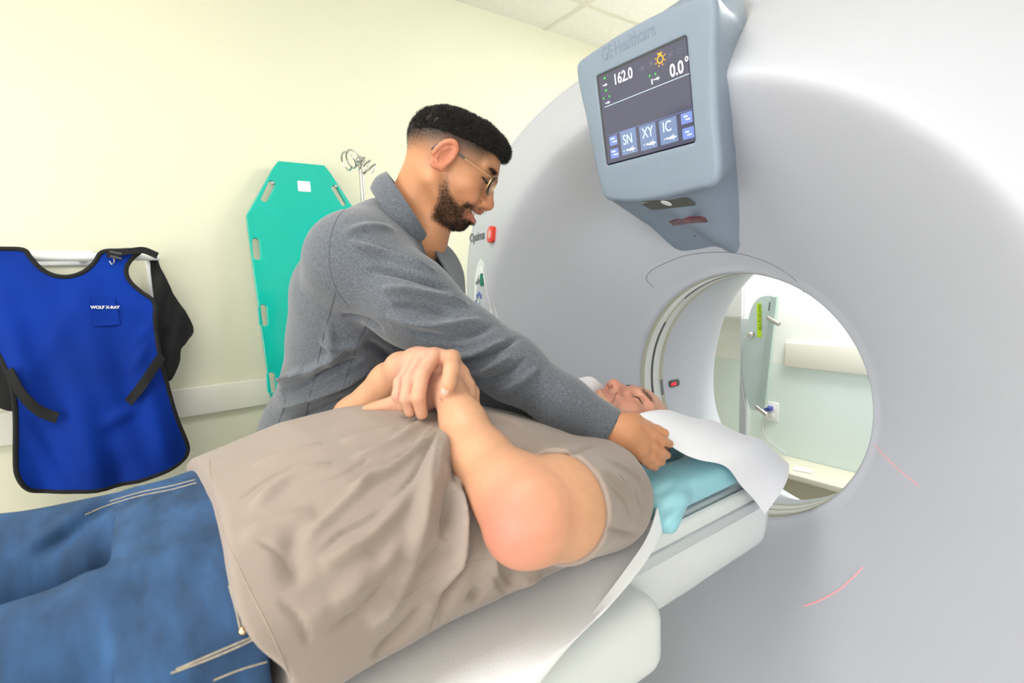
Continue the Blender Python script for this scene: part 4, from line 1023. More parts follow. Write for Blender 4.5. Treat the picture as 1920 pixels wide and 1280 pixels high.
for s_ in (-1, 1): C = mixc(C, inh * np.exp(-(np.linalg.norm((lc - [.080, .034 * s_, .020]) / [1.4, 2.3, .4], axis=1) / .010) ** 4) * .55, (.24, .13, .09))
Np = vnorm(V, Q)
for s_ in (-1, 1):
    w_ = inh * np.exp(-(np.linalg.norm((lc - [.080, .035 * s_, .0205]) / [1.6, 2.3, .45], axis=1) / .010) ** 4)
    C = mixc(C, w_ * .45, (.26, .15, .11))
    P = scatter(V, Q, w_, 260, 8); strands('eyebrow', P, nearn(P, V[w_ > .01], Np[w_ > .01]), M['beard'], pat, .0045, .00016, s_ * FP[0][:, 1] * .8 + FP[0][:, 2] * .2, 9)
lashes(FP, V, Np, pat, M['beard'], .0022, .00016)
body = npmesh('body', V, Q, M['skin_p'], pat); setcol(body, np.clip(C, 0, 1))
bt = bvh(V, Q); h_ = cast(bt, 834, 733)
if h_ is not None:
    NM = frame(h_, RC.T @ np.array([0, 0, 0]) if False else Vector(RC @ np.array([1, .0, .0])), Vector(RC @ np.array([.15, 1, 0])))
    bm = bmesh.new(); bmesh.ops.create_uvsphere(bm, u_segments=20, v_segments=12, radius=1, matrix=NM @ Matrix.Translation((0, 0, -.0014)) @ Matrix.Diagonal((.0064, .0078, .0022, 1))); bmo('fingernail', bm, M['nail'], pat)
# ---- T-shirt
f = Field(axis(-1.13, -.40, .0045, [(-.80, -.45, .0034)]), axis(.0, .84, .0038), axis(H - .51, H - .15, .0038))
Yk = [.0, .06, .13, .20, .30, .40, .52, .62, .70, .76, .82]
HT = [-.268, -.262, -.243, -.222, -.212, -.216, -.238, -.272, -.312, -.350, -.40]
HW = [.295, .292, .285, .275, .268, .264, .262, .258, .24, .19, .12]
def torso(P):
    y = P[..., 1]; zt_ = np.interp(y, Yk, HT) + H; hw_ = np.interp(y, Yk, HW); zb_ = H - .487
    zc, b = (zt_ + zb_) / 2, (zt_ - zb_) / 2; n_ = np.where(P[..., 2] < zc, 3.4, 2.5)
    q = (np.abs((P[..., 0] - GX) / hw_) ** n_ + np.abs((P[..., 2] - zc) / b) ** n_) ** (1 / n_)
    return np.maximum((q - 1) * b, y - .80)
f.fn((-1.13, 0, H - .51), (-.40, .84, H - .15), torso)
cf = pd(1044, 950, .690)                       # cuff centre
f2 = Field(*f.A); f2.cone(W(-.66, .67, -.375), W(-.62, .635, -.378), .080, .080, k=.0); f2.cone(W(-.62, .63, -.380), cf, .080, .076, k=.02)
cr_ = W(-1.03, .46, -.32); f.cone(W(-1.0, .68, -.38), cr_, .088, .085, k=.04)
f.cone(W(-.812, .75, -.41), W(-.80, .83, -.43), .085, .072, k=.03)
# hollow the sleeve and the neck, cut the cuff
ad = _n(LA[2] - cf) * .5 + _n(cf - W(-.62, .63, -.38)) * .5; ad = _n(ad)
V0 = None
f2.fn(cf - .16, cf + .16, lambda P: -((P - cf.astype(np.float32)) @ ad.astype(np.float32)), k=.004, mode='sub')
h2 = np.clip(.5 + .5 * (f.d - f2.d) / .03, 0, 1); f.d = (f.d * (1 - h2) + f2.d * h2 - .03 * h2 * (1 - h2)).astype(np.float32)
f.cone(cf + ad * .04, cf - ad * .02, .071, .064, k=.004, mode='sub')
hemn = _n(np.array([.0, 1, .17])); hp0 = W(-.70, .052, -.2)
f.fn((-1.13, -.0, H - .51), (-.40, .2, H - .15), lambda P: (P - hp0) @ hemn + .0 * P[..., 0] - .012 * np.sin(P[..., 2] * 40) , k=.004, mode='sub')
V, Q = f.mesh()
TS = [([(815, 800), (780, 845), (720, 890), (650, 920)], .008, .006), ([(800, 785), (740, 830), (660, 860)], .010, .005),
      ([(838, 800), (815, 870), (795, 960), (770, 1050)], .014, .010), ([(862, 830), (850, 900), (842, 960), (832, 1010)], .010, -.011), ([(870, 880), (880, 950), (878, 1030), (845, 1110), (815, 1200)], .011, -.010),
      ([(845, 870), (862, 950), (858, 1030), (820, 1110)], .012, .013), ([(900, 960), (915, 1030), (925, 1100)], .014, .009), ([(935, 1040), (960, 1090), (985, 1120)], .012, -.008),
      ([(720, 870), (640, 950), (560, 1020)], .008, .004), ([(790, 900), (700, 1000), (600, 1060)], .012, .006), ([(760, 1000), (700, 1080), (620, 1130)], .014, .004), ([(730, 1120), (800, 1060), (850, 1010)], .012, -.006),
      ([(620, 870), (540, 900), (470, 960)], .012, .005), ([(560, 980), (540, 1040), (560, 1100)], .014, -.006), ([(690, 1170), (740, 1120), (790, 1050)], .014, .008),
      ([(1040, 868), (1065, 852), (1095, 840), (1120, 834)], .006, -.003), ([(1150, 900), (1170, 940), (1180, 975)], .006, .0035), ([(1120, 880), (1160, 905), (1200, 925)], .007, .0035),
      ([(1130, 860), (1175, 880), (1210, 905)], .006, .003), ([(880, 775), (930, 785), (990, 800)], .012, .004), ([(920, 800), (970, 840), (1010, 850)], .012, -.005), ([(1060, 1078), (1000, 1080), (950, 1110)], .010, .006),
      ([(880, 1110), (960, 1130), (1040, 1090)], .010, -.006), ([(700, 1230), (760, 1180), (800, 1130)], .012, -.008), ([(480, 870), (520, 860), (600, 830)], .010, .004), ([(640, 830), (700, 815), (770, 800)], .012, .004),
      ([(450, 1010), (520, 980), (590, 960)], .016, .004), ([(560, 1170), (640, 1120), (700, 1040)], .014, .003), ([(1130, 985), (1165, 1000), (1200, 1000)], .006, -.003),
      ([(822, 795), (790, 830), (740, 862)], .0035, -.0028), ([(828, 800), (800, 850), (770, 900), (735, 935)], .0035, -.0030), ([(834, 805), (818, 860), (808, 920)], .0035, -.0032), ([(700, 850), (660, 880), (600, 905)], .003, -.002),
      ([(740, 940), (690, 975), (640, 1000), (600, 1040)], .0035, -.0025), ([(856, 860), (860, 920), (852, 980), (840, 1040)], .004, -.004), ([(868, 980), (862, 1050), (838, 1120), (800, 1190)], .0045, -.004), ([(560, 870), (500, 900), (450, 940)], .0035, -.002),
      ([(905, 1060), (940, 1100), (955, 1140)], .004, -.003), ([(1135, 905), (1165, 935), (1185, 975)], .0030, -.002), ([(1160, 890), (1190, 925), (1205, 960)], .0030, -.002),
      ([(480, 1010), (530, 1040), (560, 1090)], .004, -.0025), ([(620, 1180), (680, 1140), (730, 1080)], .004, -.003), ([(520, 1120), (560, 1160), (580, 1210)], .004, -.0022)]
V = folds(V, Q, [(p, w * .8, a * 1.9) for p, w, a in TS]); N = vnorm(V, Q); V = V + N * (noise3(V, 38, 11) * .0018 + noise3(V * [1, .5, 1], 90, 12) * .0007)[:, None]
V[:, 2] = np.maximum(V[:, 2], TZ + .0235)
tee = npmesh('t_shirt', V, Q, M['tee'], pat)
tt = bvh(V, Q)
def stitch(tree, px, m, parent, r=.0009, name='stitching', off=0):
    P = [cast(tree, *q) for q in catmull([(*p, 0) for p in px], 6)[:, :2]]; P = [p for p in P if p is not None]
    P = [p for i, p in enumerate(P) if i == 0 or np.linalg.norm(p - P[i - 1]) < .06]
    if len(P) > 2: tubeo(name, P, r, m, parent, 6)
M['tees'] = mat('taupe_thread', (.36, .29, .245), .9, nscale=90, namt=.1)
stitch(tt, [(392, 862), (400, 930), (425, 1010), (465, 1100), (510, 1190), (545, 1270)], M['tees'], tee, .0007)
stitch(tt, [(700, 1170), (760, 1120), (830, 1075), (900, 1050), (985, 1050)], M['tees'], tee, .0007)
# ---- jeans
f = Field(axis(-1.12, -.50, .005), axis(-1.0, .10, .005), axis(H - .51, H - .18, .005))
def hips(P):
    y = P[..., 1]; zt_ = np.interp(y, [-.2, -.1, 0, .1], [-.350, -.318, -.290, -.272]) + H; hw_ = np.interp(y, [-.2, 0, .1], [.262, .275, .268]); zb_ = H - .485
    zc, b = (zt_ + zb_) / 2, (zt_ - zb_) / 2; q = (np.abs((P[..., 0] - GX) / hw_) ** 2.5 + np.abs((P[..., 2] - zc) / b) ** 2.5) ** .4
    return np.maximum((q - 1) * b, np.maximum(-.04 - y, y - .085))
f.fn((-1.12, -.3, H - .51), (-.5, .1, H - .18), hips)
for s_ in (-1, 1): f.chain([W(GX + .135 * s_, .0, -.395), W(GX + .15 * s_, -.20, -.395), W(GX + .15 * s_, -.46, -.400), W(GX + .14 * s_, -.95, -.42)], [.098, .098, .080, .062], k=.016)
V, Q = f.mesh()
V = folds(V, Q, [([(230, 930), (185, 950), (140, 990), (60, 1050)], .012, -.012), ([(330, 900), (270, 915), (200, 925)], .008, .006), ([(60, 940), (110, 930), (170, 915)], .014, .008), ([(150, 1000), (170, 1080), (210, 1180)], .020, .006),
    ([(240, 940), (260, 1020), (265, 1080)], .018, .005), ([(320, 960), (345, 1040), (350, 1080)], .018, .004), ([(40, 1020), (100, 1000), (150, 960)], .012, .006)])
N = vnorm(V, Q); V = V + N * (noise3(V, 45, 21) * .0025)[:, None]; V[:, 2] = np.maximum(V[:, 2], TZ + .0235)
jn = npmesh('jeans', V, Q, M['jean'], pat); jt = bvh(V, Q)
for px in ([(368, 905), (320, 918), (260, 930), (200, 948), (160, 965)], [(366, 899), (320, 911), (262, 923), (205, 940)], [(320, 1262), (380, 1240), (440, 1215), (492, 1190)], [(430, 1098), (442, 1140), (452, 1185)], [(436, 1094), (448, 1138), (458, 1182)], [(470, 1195), (400, 1225), (330, 1255)], [(400, 1275), (450, 1255), (500, 1240)]):
    stitch(jt, px, M['stitch'], jn, .0011)
h_ = cast(jt, 455, 1182)
if h_ is not None:
    bm = bmesh.new(); bmesh.ops.create_uvsphere(bm, u_segments=14, v_segments=8, radius=.0045, matrix=Matrix.Translation(h_)); bmo('rivet', bm, M['gold'], jn)
for s_ in (-1, 1):
    f = Field(axis(GX + .14 * s_ - .07, GX + .14 * s_ + .07, .006), axis(-1.12, -.85, .006), axis(H - .5, H - .18, .006))
    f.chain([W(GX + .14 * s_, -.9, -.415), W(GX + .145 * s_, -1.0, -.415)], [.045, .045], k=.01); f.chain([W(GX + .145 * s_, -1.0, -.425), W(GX + .155 * s_, -1.05, -.23)], [.042, .034], k=.02)
    V, Q = f.mesh(); npmesh('shoe', V, Q, M['grey'], pat)

# ---- pillow, towel
f = Field(axis(-1.08, -.54, .006), axis(.72, 1.18, .006), axis(H - .50, H - .33, .006))
def pil(P):
    x, y, z = P[..., 0], P[..., 1], P[..., 2]; zc = TZ + .068
    q = (np.abs((x - GX) / .225) ** 5 + np.abs((y - .935) / .185) ** 5) ** .2; b = .052 * np.sqrt(np.clip(1.15 - q ** 4, .03, 1))
    return np.maximum(np.abs(z - zc) - b, (q - 1) * .1)
f.fn((-1.08, .72, H - .5), (-.54, 1.18, H - .33), pil)
f.chain([W(-.61, .80, -.44), W(-.585, .775, -.465)], [.03, .02], k=.04)
f.ell(FP[1] + FP[0] @ np.array([-.02, 0, .02]), (.112, .112, .112), k=.03, mode='sub'); f.cone(W(-.80, .70, -.40), W(-.79, .86, -.40), .085, .08, k=.03, mode='sub')
V, Q = f.mesh(); V = smoothv(V, Q, 3, .5)
V = folds(V, Q, [([(1235, 960), (1260, 950), (1290, 940)], .008, -.004), ([(1240, 985), (1262, 965), (1300, 925)], .008, .005), ([(1230, 930), (1245, 920), (1270, 900)], .008, -.004)])
V[:, 2] = np.maximum(V[:, 2], TZ + .0195)
po = npmesh('pillow', V, Q, M['pillow'], None); tag(po, "light blue pillow under the lying man's head at the bore", 'pillow')
topE = [((1170, 781), -.705), ((1186, 775), -.71), ((1240, 770), -.715), ((1290, 778), -.70), ((1340, 791), -.69), ((1390, 810), -.67), ((1435, 832), -.65), ((1482, 868), -.62)]
lowE = [((1171, 783), -.70), ((1188, 787), -.68), ((1215, 803), -.655), ((1262, 840), -.625), ((1315, 860), -.60), ((1365, 880), -.590), ((1400, 918), -.585), ((1432, 962), -.58)]
T_ = catmull([at(*p, 0, x) for p, x in topE], 7); L_ = catmull([at(*p, 0, x + .022) for p, x in lowE], 7)
rowsT = []
for v in np.linspace(0, 1, 16):
    b_ = np.array([0.02, 0, .012]) * math.sin(v * math.pi) * 1.0; rowsT.append(T_ * (1 - v) + L_ * v + b_ + np.array([[.004 * math.sin(i * .35 + v * 2.5), 0, .003 * math.sin(i * .5 + v * 4)] for i in range(len(T_))]))
tw = empty('paper_towel', "white towel sheet draped from the lying man's head over the blue pillow", 'towel')
rowsB = []                                     # the rest of it passes over the pillow behind the head
for v in np.linspace(0, 1, 8)[:-1]:
    fb = np.array([[-.93 + .02 * math.sin(i * .2), .80 + .40 * i / (len(T_) - 1), H - .40 + .01 * math.sin(i * .3) - .03 * (i / len(T_))] for i in range(len(T_))])
    md = T_ * [1, 1, 1] + np.array([-.02, 0, -.0]); q_ = fb * (1 - v) + md * v; hc = FP[1] + FP[0] @ np.array([-.02, 0, .03])
    dvec = q_ - hc; dl = np.linalg.norm(dvec, axis=1, keepdims=True); q_ = np.where(dl < .112, hc + dvec / dl * .112, q_); q_[:, 2] = np.where(dl[:, 0] < .12, np.minimum(q_[:, 2], hc[2] - .07 - .0 * v), q_[:, 2]) if v < .8 else q_[:, 2]
    rowsB.append(q_)
grid('towel', np.array(rowsT), M['paper'], tw, .0012)
fl = [(1068, 716), (1088, 708), (1108, 706), (1122, 716), (1134, 728), (1120, 742), (1095, 745)]
patch('towel_corner', catmull([(*p, 0) for p in fl + [fl[0]]], 4)[:-1, :2], 6, lambda a, b: pd(a, b, 1.19 + .02 * math.sin(a * .05)), M['paper'], tw, .002)

# ================================================================ TECHNICIAN
tech = empty('person', 'bearded man in glasses and a grey fleece leaning over the lying man', 'person')
FT = (np.array([[.439, -.815, .377], [.725, .57, .388], [-.531, .103, .841]]), np.array([-.966, .578, .247 + H]), 1.0)
u_, s__, v_ = np.linalg.svd(FT[0]); FT = (u_ @ v_, FT[1], FT[2])
hc = FT[1]
f = Field(axis(-1.50, -.56, .006, [(hc[0] - .11, hc[0] + .13, .0019), (-.78, -.62, .0028)]),
          axis(.15, .98, .006, [(hc[1] - .12, hc[1] + .13, .0019), (.66, .95, .0032)]),
          axis(H - .62, H + .42, .006, [(hc[2] - .15, hc[2] + .13, .0019), (H - .46, H - .24, .0028)]))
build_head(f, FT, 'smile')
nb = pd(762, 428, 1.16)
f.cone(hc + FT[0] @ np.array([-.030, 0, -.045]), nb, .056, .062, k=.022)
f.cone(hc + FT[0] @ np.array([.01, 0, -.075]), pd(800, 450, 1.14), .036, .046, k=.02)
TS0, TE, TW = pd(650, 475, 1.07), pd(890, 650, 1.02), pd(1150, 803, .985)
f.chain([nb, pd(700, 520, 1.2), pd(650, 650, 1.27), pd(600, 860, 1.42)], [.06, .10, .09, .10], k=.05)
f.chain([pd(700, 500, 1.15), TS0, TE, pd(1052, 756, .995), TW], [.06, .06, .042, .036, .027], k=.02)
LS, LE, LW = pd(760, 510, 1.34), pd(880, 700, 1.22), pd(1036, 785, 1.075)
f.chain([pd(700, 520, 1.2), LS, LE, LW], [.06, .055, .042, .028], k=.03)
f.chain([LW, pd(1072, 792, 1.065), pd(1100, 797, 1.055)], [.026, .026, .020], k=.015)
for i in range(4): f.chain([pd(1094, 782 + 6 * i, 1.065 - .004 * i), pd(1116, 787 + 6 * i, 1.06), pd(1134, 795 + 6 * i, 1.055)], [.013, .0095, .008], k=.005)
# right hand beside the patient's neck
f.chain([TW, pd(1170, 812, .972), pd(1192, 822, .978)], [.029, .027, .024], k=.02)
f.cone(pd(1180, 804, .975), pd(1200, 842, .972), .024, .019, k=.02)
f.chain([pd(1188, 796, .985), pd(1210, 803, .995), pd(1230, 808, 1.0), pd(1246, 812, 1.0)], [.024, .015, .011, .009], k=.008)
for ch, r in (([(1208, 806), (1226, 817), (1242, 826), (1256, 832)], .0105), ([(1208, 826), (1226, 840), (1240, 848), (1250, 853)], .0112), ([(1205, 842), (1218, 856), (1230, 864), (1240, 866)], .0108), ([(1195, 846), (1206, 860), (1218, 870), (1228, 876)], .0098)):
    f.chain([pd(1192, 824, .975), pd(*ch[0], .972), pd(*ch[1], .975), pd(*ch[2], .985), pd(*ch[3], 1.0)], [r * 1.35, r * 1.15, r * .92, r * .88, r * .75], k=.0035)
V, Q = f.mesh(); V = smoothv(V, Q, 1, .3)
lc = loc(FT, V); x, y, z = lc.T; inh = np.exp(-(np.linalg.norm(lc, axis=1) / .17) ** 12)
C = np.tile([.53, .235, .115], (len(V), 1)); C = mixc(C, .5 + .3 * noise3(V, 50, 31), (.58, .275, .145))
for s_ in (-1, 1):
    C = mixc(C, np.exp(-(np.linalg.norm(lc - [.062, .042 * s_, -.035], axis=1) / .022) ** 2) * .55, (.62, .22, .12))
    C = mixc(C, inh * ss(np.abs(y), .074, .080) * (x < .02) * .5, (.60, .20, .12))
C = mixc(C, np.exp(-(np.linalg.norm(lc - [.108, 0, -.04], axis=1) / .022) ** 2) * .6, (.58, .20, .12))
# real hair colour on the skin: fade, beard, moustache
zh = np.interp(x, [-.12, -.07, -.02, .02, .050, .062, .075, .10], [-.035, -.010, .010, .014, .022, .036, .060, .072])
fade = inh * ss(z - zh, -.030, .030) * (np.abs(y) < .0785 + .1 * (z > .04)); earz = np.linalg.norm((lc - [-.012, 0, -.004]) * [1, 0, 1], axis=1)
fade *= np.where((np.abs(y) > .0785), ss(earz, .030, .036), 1)
C = mixc(C, np.clip(fade, 0, 1) * .93, (.03, .022, .02))
zb_ = np.interp(x, [-.03, -.005, .012, .030, .046, .058, .068, .080, .11], [-.06, -.022, -.026, -.054, -.064, -.066, -.052, -.051, -.051])
bd = inh * ss(zb_ - z, -.003, .014) * ss(x - .012 * ss(-z, .05, .09), -.004, .014) * (.35 + .65 * ss(-z, .035, .085)) * (np.abs(y) < .0735)
bd *= 1 - ss(-z, .118, .132)
mouth_ = np.exp(-((z + .075) / .0135) ** 4) * np.exp(-(y / .031) ** 6) * ss(x, .066, .073)
lipm = mouth_ * inh; bd *= (1 - np.clip(mouth_ * 1.2, 0, 1)); bd = np.clip(bd, 0, 1)
C = mixc(C, bd * .72, (.07, .032, .02)); C = mixc(C, lipm * .75, (.50, .15, .12))
mc = inh * np.exp(-((z + .0745 - .25 * np.abs(y) * .3) / .005) ** 2) * (np.abs(y) < .02) * 0; 
for s_ in (-1, 1):
    C = mixc(C, np.clip(inh * np.exp(-(np.linalg.norm((lc - [.079, .033 * s_, -.0015]) / [1.5, 2.2, .55], axis=1) / .0060) ** 2), 0, 1) * ss(x, .062, .068) * .85, (.05, .02, .015))
for s_ in (-1, 1):
    C = mixc(C, np.clip(inh * np.exp(-(np.linalg.norm((lc - [.0735, .0435 * s_, -.0015]) / [1.3, 1.6, .42], axis=1) / .0060) ** 2), 0, 1) * .9, (.04, .018, .012))
tb_ = npmesh('body', V, Q, M['skin_t'], tech); setcol(tb_, np.clip(C, 0, 1))
N = vnorm(V, Q); Rt = FT[0]; fwd, lef, upw = Rt[:, 0], Rt[:, 1], Rt[:, 2]
ii = np.where(bd > .02)[0]; mV, mN = V[ii], N[ii]
P = scatter(V, Q, bd ** 1.6, 8000, 5); strands('beard', P, nearn(P, mV, mN), M['beard'], tech, .0050, .00026, (-upw * .5 + fwd * .25), 6)
# eyebrows, lashes
for s_ in (-1, 1):
    w_ = inh * np.exp(-(np.linalg.norm((lc - [.080, .034 * s_, .0195]) / [1.5, 2.2, .45], axis=1) / .0095) ** 4)
    P = scatter(V, Q, w_, 420, 8); strands('eyebrow', P, nearn(P, V[w_ > .01], N[w_ > .01]), M['beard'], tech, .0055, .00022, s_ * lef * .8 + upw * .2, 9)
lashes(FT, V, N, tech, M['hair'], .0042, .00022)
# teeth
f = Field(*[axis(c - .05, c + .05, .0011) for c in (hc + Rt @ np.array([.08, 0, -.072]))])
for k in np.arange(-3, 4) :
    a = k * .20; f.ell((.0885 * math.cos(a * .55) - .0135 * abs(a), .0070 * k, -.0712), (.0040, .0042, .0062), k=.0005, F=FT)
Vt, Qt = f.mesh(); npmesh('teeth', Vt, Qt, M['tooth'], tech)
# hair: cropped top
f = Field(*[axis(c - .16, c + .16, .0026) for c in hc])
f.ell((-.010, 0, .019), (.0985, .0785, .0760), k=.01, F=FT); f.ell((.036, 0, .062), (.050, .056, .033), k=.02, F=FT); f.ell((.070, 0, .062), (.024, .048, .020), k=.015, F=FT)
def hairline(P):
    l_ = ((P - FT[1]) @ Rt); X_, Y_, Z_ = l_[..., 0], l_[..., 1], l_[..., 2]
    zz = np.interp(X_, [-.12, -.09, -.05, 0, .045, .070, .085, .11], [.000, .008, .030, .040, .044, .052, .050, .048])
    return -(zz - Z_)
sl, PP = f.sub(hc - .2, hc + .2, 0); f.put(sl, (hairline(PP)).astype(np.float32) , .006, 'sub') if False else None
f.d[sl] = np.maximum(f.d[sl], -hairline(PP).astype(np.float32))
Vh, Qh = f.mesh(); Nh = vnorm(Vh, Qh); Vh = Vh + Nh * (noise3(Vh, 260, 41) * .0016 + noise3(Vh, 110, 42) * .002)[:, None]
M['scalp'] = mat('black_hair_base', (.010, .008, .007), .85, nscale=200, namt=.3, spec=.2)
hr = npmesh('hair', Vh, Qh, M['scalp'], tech)
lh = loc(FT, Vh); wt_ = ss(lh[:, 2], -.02, .06) + .35
P = scatter(Vh, Qh, wt_, 17000, 7); strands('hair', P, nearn(P, Vh, Nh), M['hair'], tech, .0065, .00032, fwd * .55 + upw * .1, 11, .45)
P = scatter(V, Q, np.clip(fade, 0, 1) ** 2 * (z < .075), 9000, 17); strands('hair_fade', P, nearn(P, V, N), M['hair'], tech, .0024, .00016, -upw * .5 - fwd * .2, 18)
P = scatter(V, Q, np.clip(fade, 0, 1) ** 4 * ss(z - zh, .005, .03) * (z < .075), 7000, 27); strands('hair_fade', P, nearn(P, V, N), M['hair'], tech, .0042, .0002, -upw * .6 - fwd * .1, 28)
# glasses
gl = empty('eyeglasses', 'thin gold wire eyeglasses worn by the bearded man', 'eyeglasses')
G = lambda p: FT[1] + Rt @ np.array(p, float)
for s_ in (-1, 1):
    C0 = np.array([.098, .033 * s_, -.006]); rim = []
    for k in range(40):
        a = 2 * math.pi * k / 40; ry, rz = .0245, .0215
        y_ = ry * np.sign(math.cos(a)) * abs(math.cos(a)) ** .85; z_ = rz * np.sign(math.sin(a)) * abs(math.sin(a)) ** .85
        rim.append(G(C0 + [-.006 * (y_ * s_ / ry) ** 1 - .003 * 0 - .004, y_, z_]))
    tubeo('rim', rim, .0009, M['gold'], gl, 8, True)
    cen_ = G(C0 + [-.004, 0, 0]); n_ = (G((1, 0, 0)) - G((0, 0, 0)))
    V_ = [cen_ + n_ * .0004] + [p + n_ * .0003 for p in rim] + [p - n_ * .0006 for p in rim] + [cen_ - n_ * .0006]; F_ = []
    for k in range(40): k2 = (k + 1) % 40; F_ += [(0, 1 + k, 1 + k2), (81, 41 + k2, 41 + k), (1 + k, 41 + k, 41 + k2, 1 + k2)]
    pym('lens', V_, F_, M['lens'], gl)
    tubeo('temple', [G((.090, .058 * s_, .004)), G((.084, .069 * s_, .006)), G((.05, .0755 * s_, .008)), G((.024, .079 * s_, .0095))], .0011, M['gold'], gl, 8)
    tubeo('temple_tip', catmull([G((.026, .079 * s_, .0095)), G((.008, .0795 * s_, .0115)), G((-.012, .0765 * s_, .012)), G((-.030, .0765 * s_, .008)), G((-.038, .076 * s_, -.008))], 5), .0018, M['dark'], gl, 8)
    tubeo('nose_pad', [G((.094, .010 * s_, -.008)), G((.088, .0115 * s_, -.014))], .0022, M['gold'], gl, 8)
tubeo('bridge', catmull([G((.094, -.010, -.003)), G((.100, 0, .002)), G((.094, .010, -.003))], 4), .0010, M['gold'], gl, 8)

# ---- fleece jacket
f = Field(axis(-1.62, -.58, .0058, [(-1.15, -.62, .0042)]), axis(-.12, .86, .0045), axis(H - .72, H + .25, .0048))
TR_ = [(pd(712, 490, 1.18), .125), (pd(672, 560, 1.20), .135), (pd(655, 640, 1.25), .130), (pd(642, 720, 1.31), .133), (pd(610, 810, 1.38), .148), (pd(575, 900, 1.43), .160), (pd(560, 960, 1.44), .160)]
sideax = RC @ np.array([0, 0, 1.])
for i in range(len(TR_) - 1): f.cone(TR_[i][0], TR_[i + 1][0], TR_[i][1], TR_[i + 1][1], k=.03, flat=(sideax, 1.22))
f.cone(pd(745, 440, 1.16), pd(700, 500, 1.18), .078, .11, k=.05)
f.ell(pd(795, 520, 1.22), (.075, .075, .085), k=.04); f.ell(pd(745, 655, 1.26), (.09, .09, .11), k=.04)
f.chain([pd(690, 492, 1.10), pd(668, 490, 1.06), pd(772, 566, 1.03), pd(880, 643, 1.01), pd(955, 688, 1.005), pd(1052, 755, .995), pd(1150, 806, .985)], [.098, .096, .084, .064, .059, .049, .039], k=.03)
f.chain([pd(735, 505, 1.3), LS + _n(np.array([0, 0, 1])) * -.01, LE, LW], [.08, .075, .058, .040], k=.04)
f.cone(pd(1105, 782, .988), pd(1180, 826, .98), .0315, .033, k=.003, mode='sub')
jn_ = _n(pd(1180, 826, .98) - pd(1105, 782, .988)); jc_ = pd(1146, 803, .985)
f.fn(jc_ - .09, jc_ + .09, lambda P: -((P - jc_) @ jn_), k=.004, mode='sub')
f.cone(pd(755, 402, 1.155), pd(835, 345, 1.155), .062, .085, k=.012, mode='sub')
V, Q = f.mesh()
JS = [([(655, 452), (700, 470), (760, 490), (820, 510)], .010, .008), ([(690, 505), (740, 512), (800, 528), (850, 545)], .009, -.007), ([(715, 540), (770, 545), (830, 560), (880, 575)], .009, .009), ([(735, 575), (790, 578), (850, 592)], .008, -.007),
      ([(725, 590), (780, 605), (840, 610), (905, 600)], .009, .009), ([(770, 625), (830, 632), (880, 628), (930, 610)], .008, -.008), ([(800, 665), (850, 668), (900, 660), (950, 640)], .008, .010), ([(840, 680), (885, 672), (930, 655), (975, 632)], .007, -.008),
      ([(865, 700), (915, 690), (960, 668)], .008, .008), ([(900, 715), (940, 705), (990, 670)], .007, -.006), ([(930, 735), (975, 715), (1010, 690)], .008, .005), ([(640, 440), (690, 425), (740, 430)], .012, .004),
      ([(560, 700), (590, 690), (620, 670), (650, 655)], .010, .010), ([(530, 735), (570, 722), (610, 700), (680, 670)], .010, -.011), ([(515, 722), (545, 705), (575, 690)], .008, .012), ([(525, 765), (575, 750), (640, 720), (700, 690)], .010, .009),
      ([(640, 590), (680, 600), (720, 620)], .012, -.006), ([(600, 640), (640, 650), (690, 640)], .012, .006), ([(550, 790), (610, 765), (670, 740)], .012, -.007), ([(680, 640), (720, 660), (750, 690)], .012, -.006), ([(615, 600), (625, 660), (615, 700)], .012, .004)]
V = folds(V, Q, [(p, w * .75, a * 2.1) for p, w, a in JS]); N = vnorm(V, Q); V = V + N * (noise3(V, 42, 51) * .0016)[:, None]
jk = npmesh('fleece_jacket', V, Q, M['jacket'], tech); jt = bvh(V, Q)
for px in ([(650, 388), (632, 410), (620, 445), (617, 485), (623, 520), (632, 545), (655, 575)], [(630, 545), (618, 590), (604, 640), (592, 700), (580, 745), (572, 790)], [(696, 590), (672, 640), (655, 690), (640, 735), (625, 790)], [(524, 730), (535, 750), (520, 800)]):
    stitch(jt, px, M['seamc'], jk, .0007, 'seam')
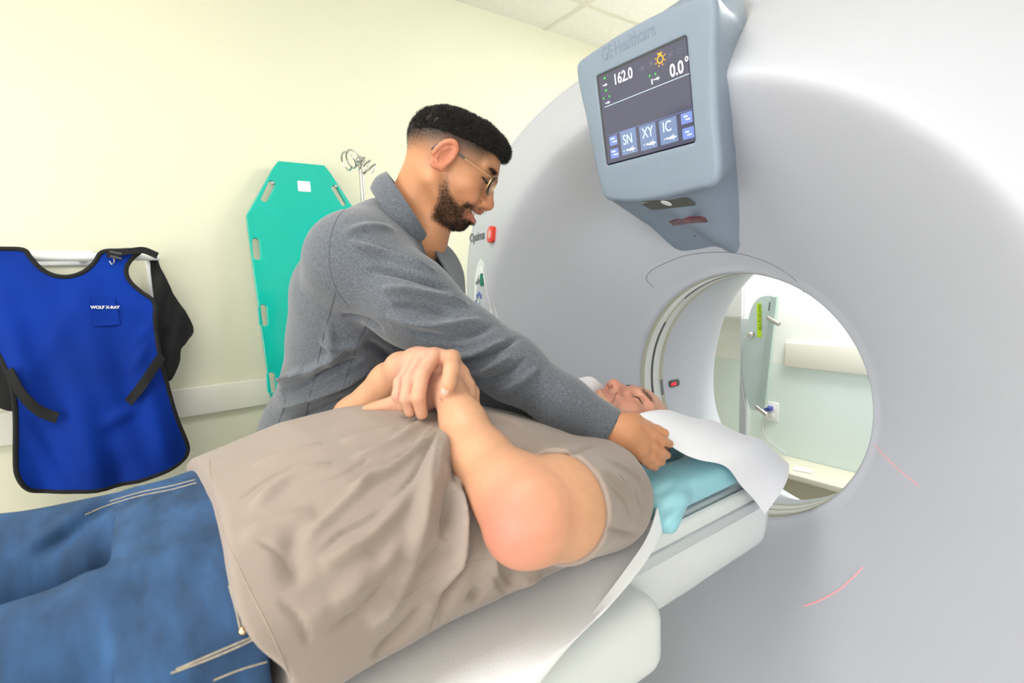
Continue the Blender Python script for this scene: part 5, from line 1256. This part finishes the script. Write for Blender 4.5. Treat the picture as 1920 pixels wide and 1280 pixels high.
# collar band and front flap
cpx = [((716, 352), 1.14, .0), ((728, 338), 1.19, 0), ((742, 340), 1.24, 0)]
nc = pd(764, 396, 1.135); ax_ = _n(RC @ np.array([.80, .60, .02])); e1 = _n(RC @ np.array([-.6, .8, 0])); e2 = np.cross(ax_, e1)
rowsJ = []
for k in range(41):
    a = 2 * math.pi * (k / 40 - .5) * .84
    fr_ = abs(k / 40 - .5) * 2
    d_ = e1 * math.cos(a) + e2 * math.sin(a); sec = []
    for v in np.linspace(0, 1, 9):
        r_k = .072 + .006 * v + .007 * math.sin(v * 3.1) + .016 * abs(math.sin(a)); hgt = -.032 + .048 * v - .012 * fr_ ** 3
        sec.append(nc + d_ * (r_k + .004 * math.sin(a * 3)) + ax_ * hgt)
    rowsJ.append(sec)
grid('collar', np.array(rowsJ), M['jacket'], tech, .004)
def band3(name, A, B, m, par, th=.004, rows_=10):
    A, B = catmull(A, 8), catmull(B, 8); return grid(name, np.array([A * (1 - v) + B * v + np.array([0, 0, .004]) * math.sin(v * 3.1) for v in np.linspace(0, 1, rows_)]), m, par, th)
band3('front_flap', [pd(808, 452, 1.12), pd(822, 484, 1.11), pd(842, 520, 1.10), pd(858, 556, 1.09)], [pd(824, 450, 1.21), pd(850, 476, 1.21), pd(866, 510, 1.20), pd(870, 552, 1.19)], M['jacket'], tech)
f = Field(*[axis(c - .13, c + .13, .005) for c in pd(790, 470, 1.16)])
f.cone(pd(765, 425, 1.16), pd(792, 520, 1.19), .056, .058, k=.01); f.cone(pd(768, 405, 1.155), pd(750, 340, 1.12), .057, .06, k=.006, mode='sub')
V, Q = f.mesh(); npmesh('undershirt', V, Q, M['blackfab'], tech)
# trousers and shoes down to the floor
f = Field(axis(-1.72, -1.02, .012), axis(-.35, .45, .012), axis(.0, H - .38, .012))
hp = pd(560, 950, 1.46)
f.ell(hp, (.13, .15, .14), k=.04); 
for s_ in (-1, 1):
    k0_ = hp + np.array([-.05 - .04 * s_, .09 * s_, -.05]); f.chain([k0_, k0_ * [1, 1, 0] + np.array([-.06, -.02, .50]), k0_ * [1, 1, 0] + np.array([-.10, -.04, .08])], [.10, .075, .065], k=.03)
V, Q = f.mesh(); npmesh('trousers', V, Q, M['blackfab'], tech)
for s_ in (-1, 1):
    k0_ = hp + np.array([-.05 - .04 * s_, .09 * s_, 0]); a_ = k0_ * [1, 1, 0] + np.array([-.12, -.05, .045])
    f = Field(axis(a_[0] - .1, a_[0] + .3, .007), axis(a_[1] - .1, a_[1] + .3, .007), axis(.0, .16, .007)); f.chain([a_, a_ + np.array([.13, .12, -.005])], [.044, .036], k=.01, flat=((0, 0, 1), .9)); V, Q = f.mesh(); V[:, 2] = np.maximum(V[:, 2], .003); npmesh('shoe', V, Q, M['dark'], tech)
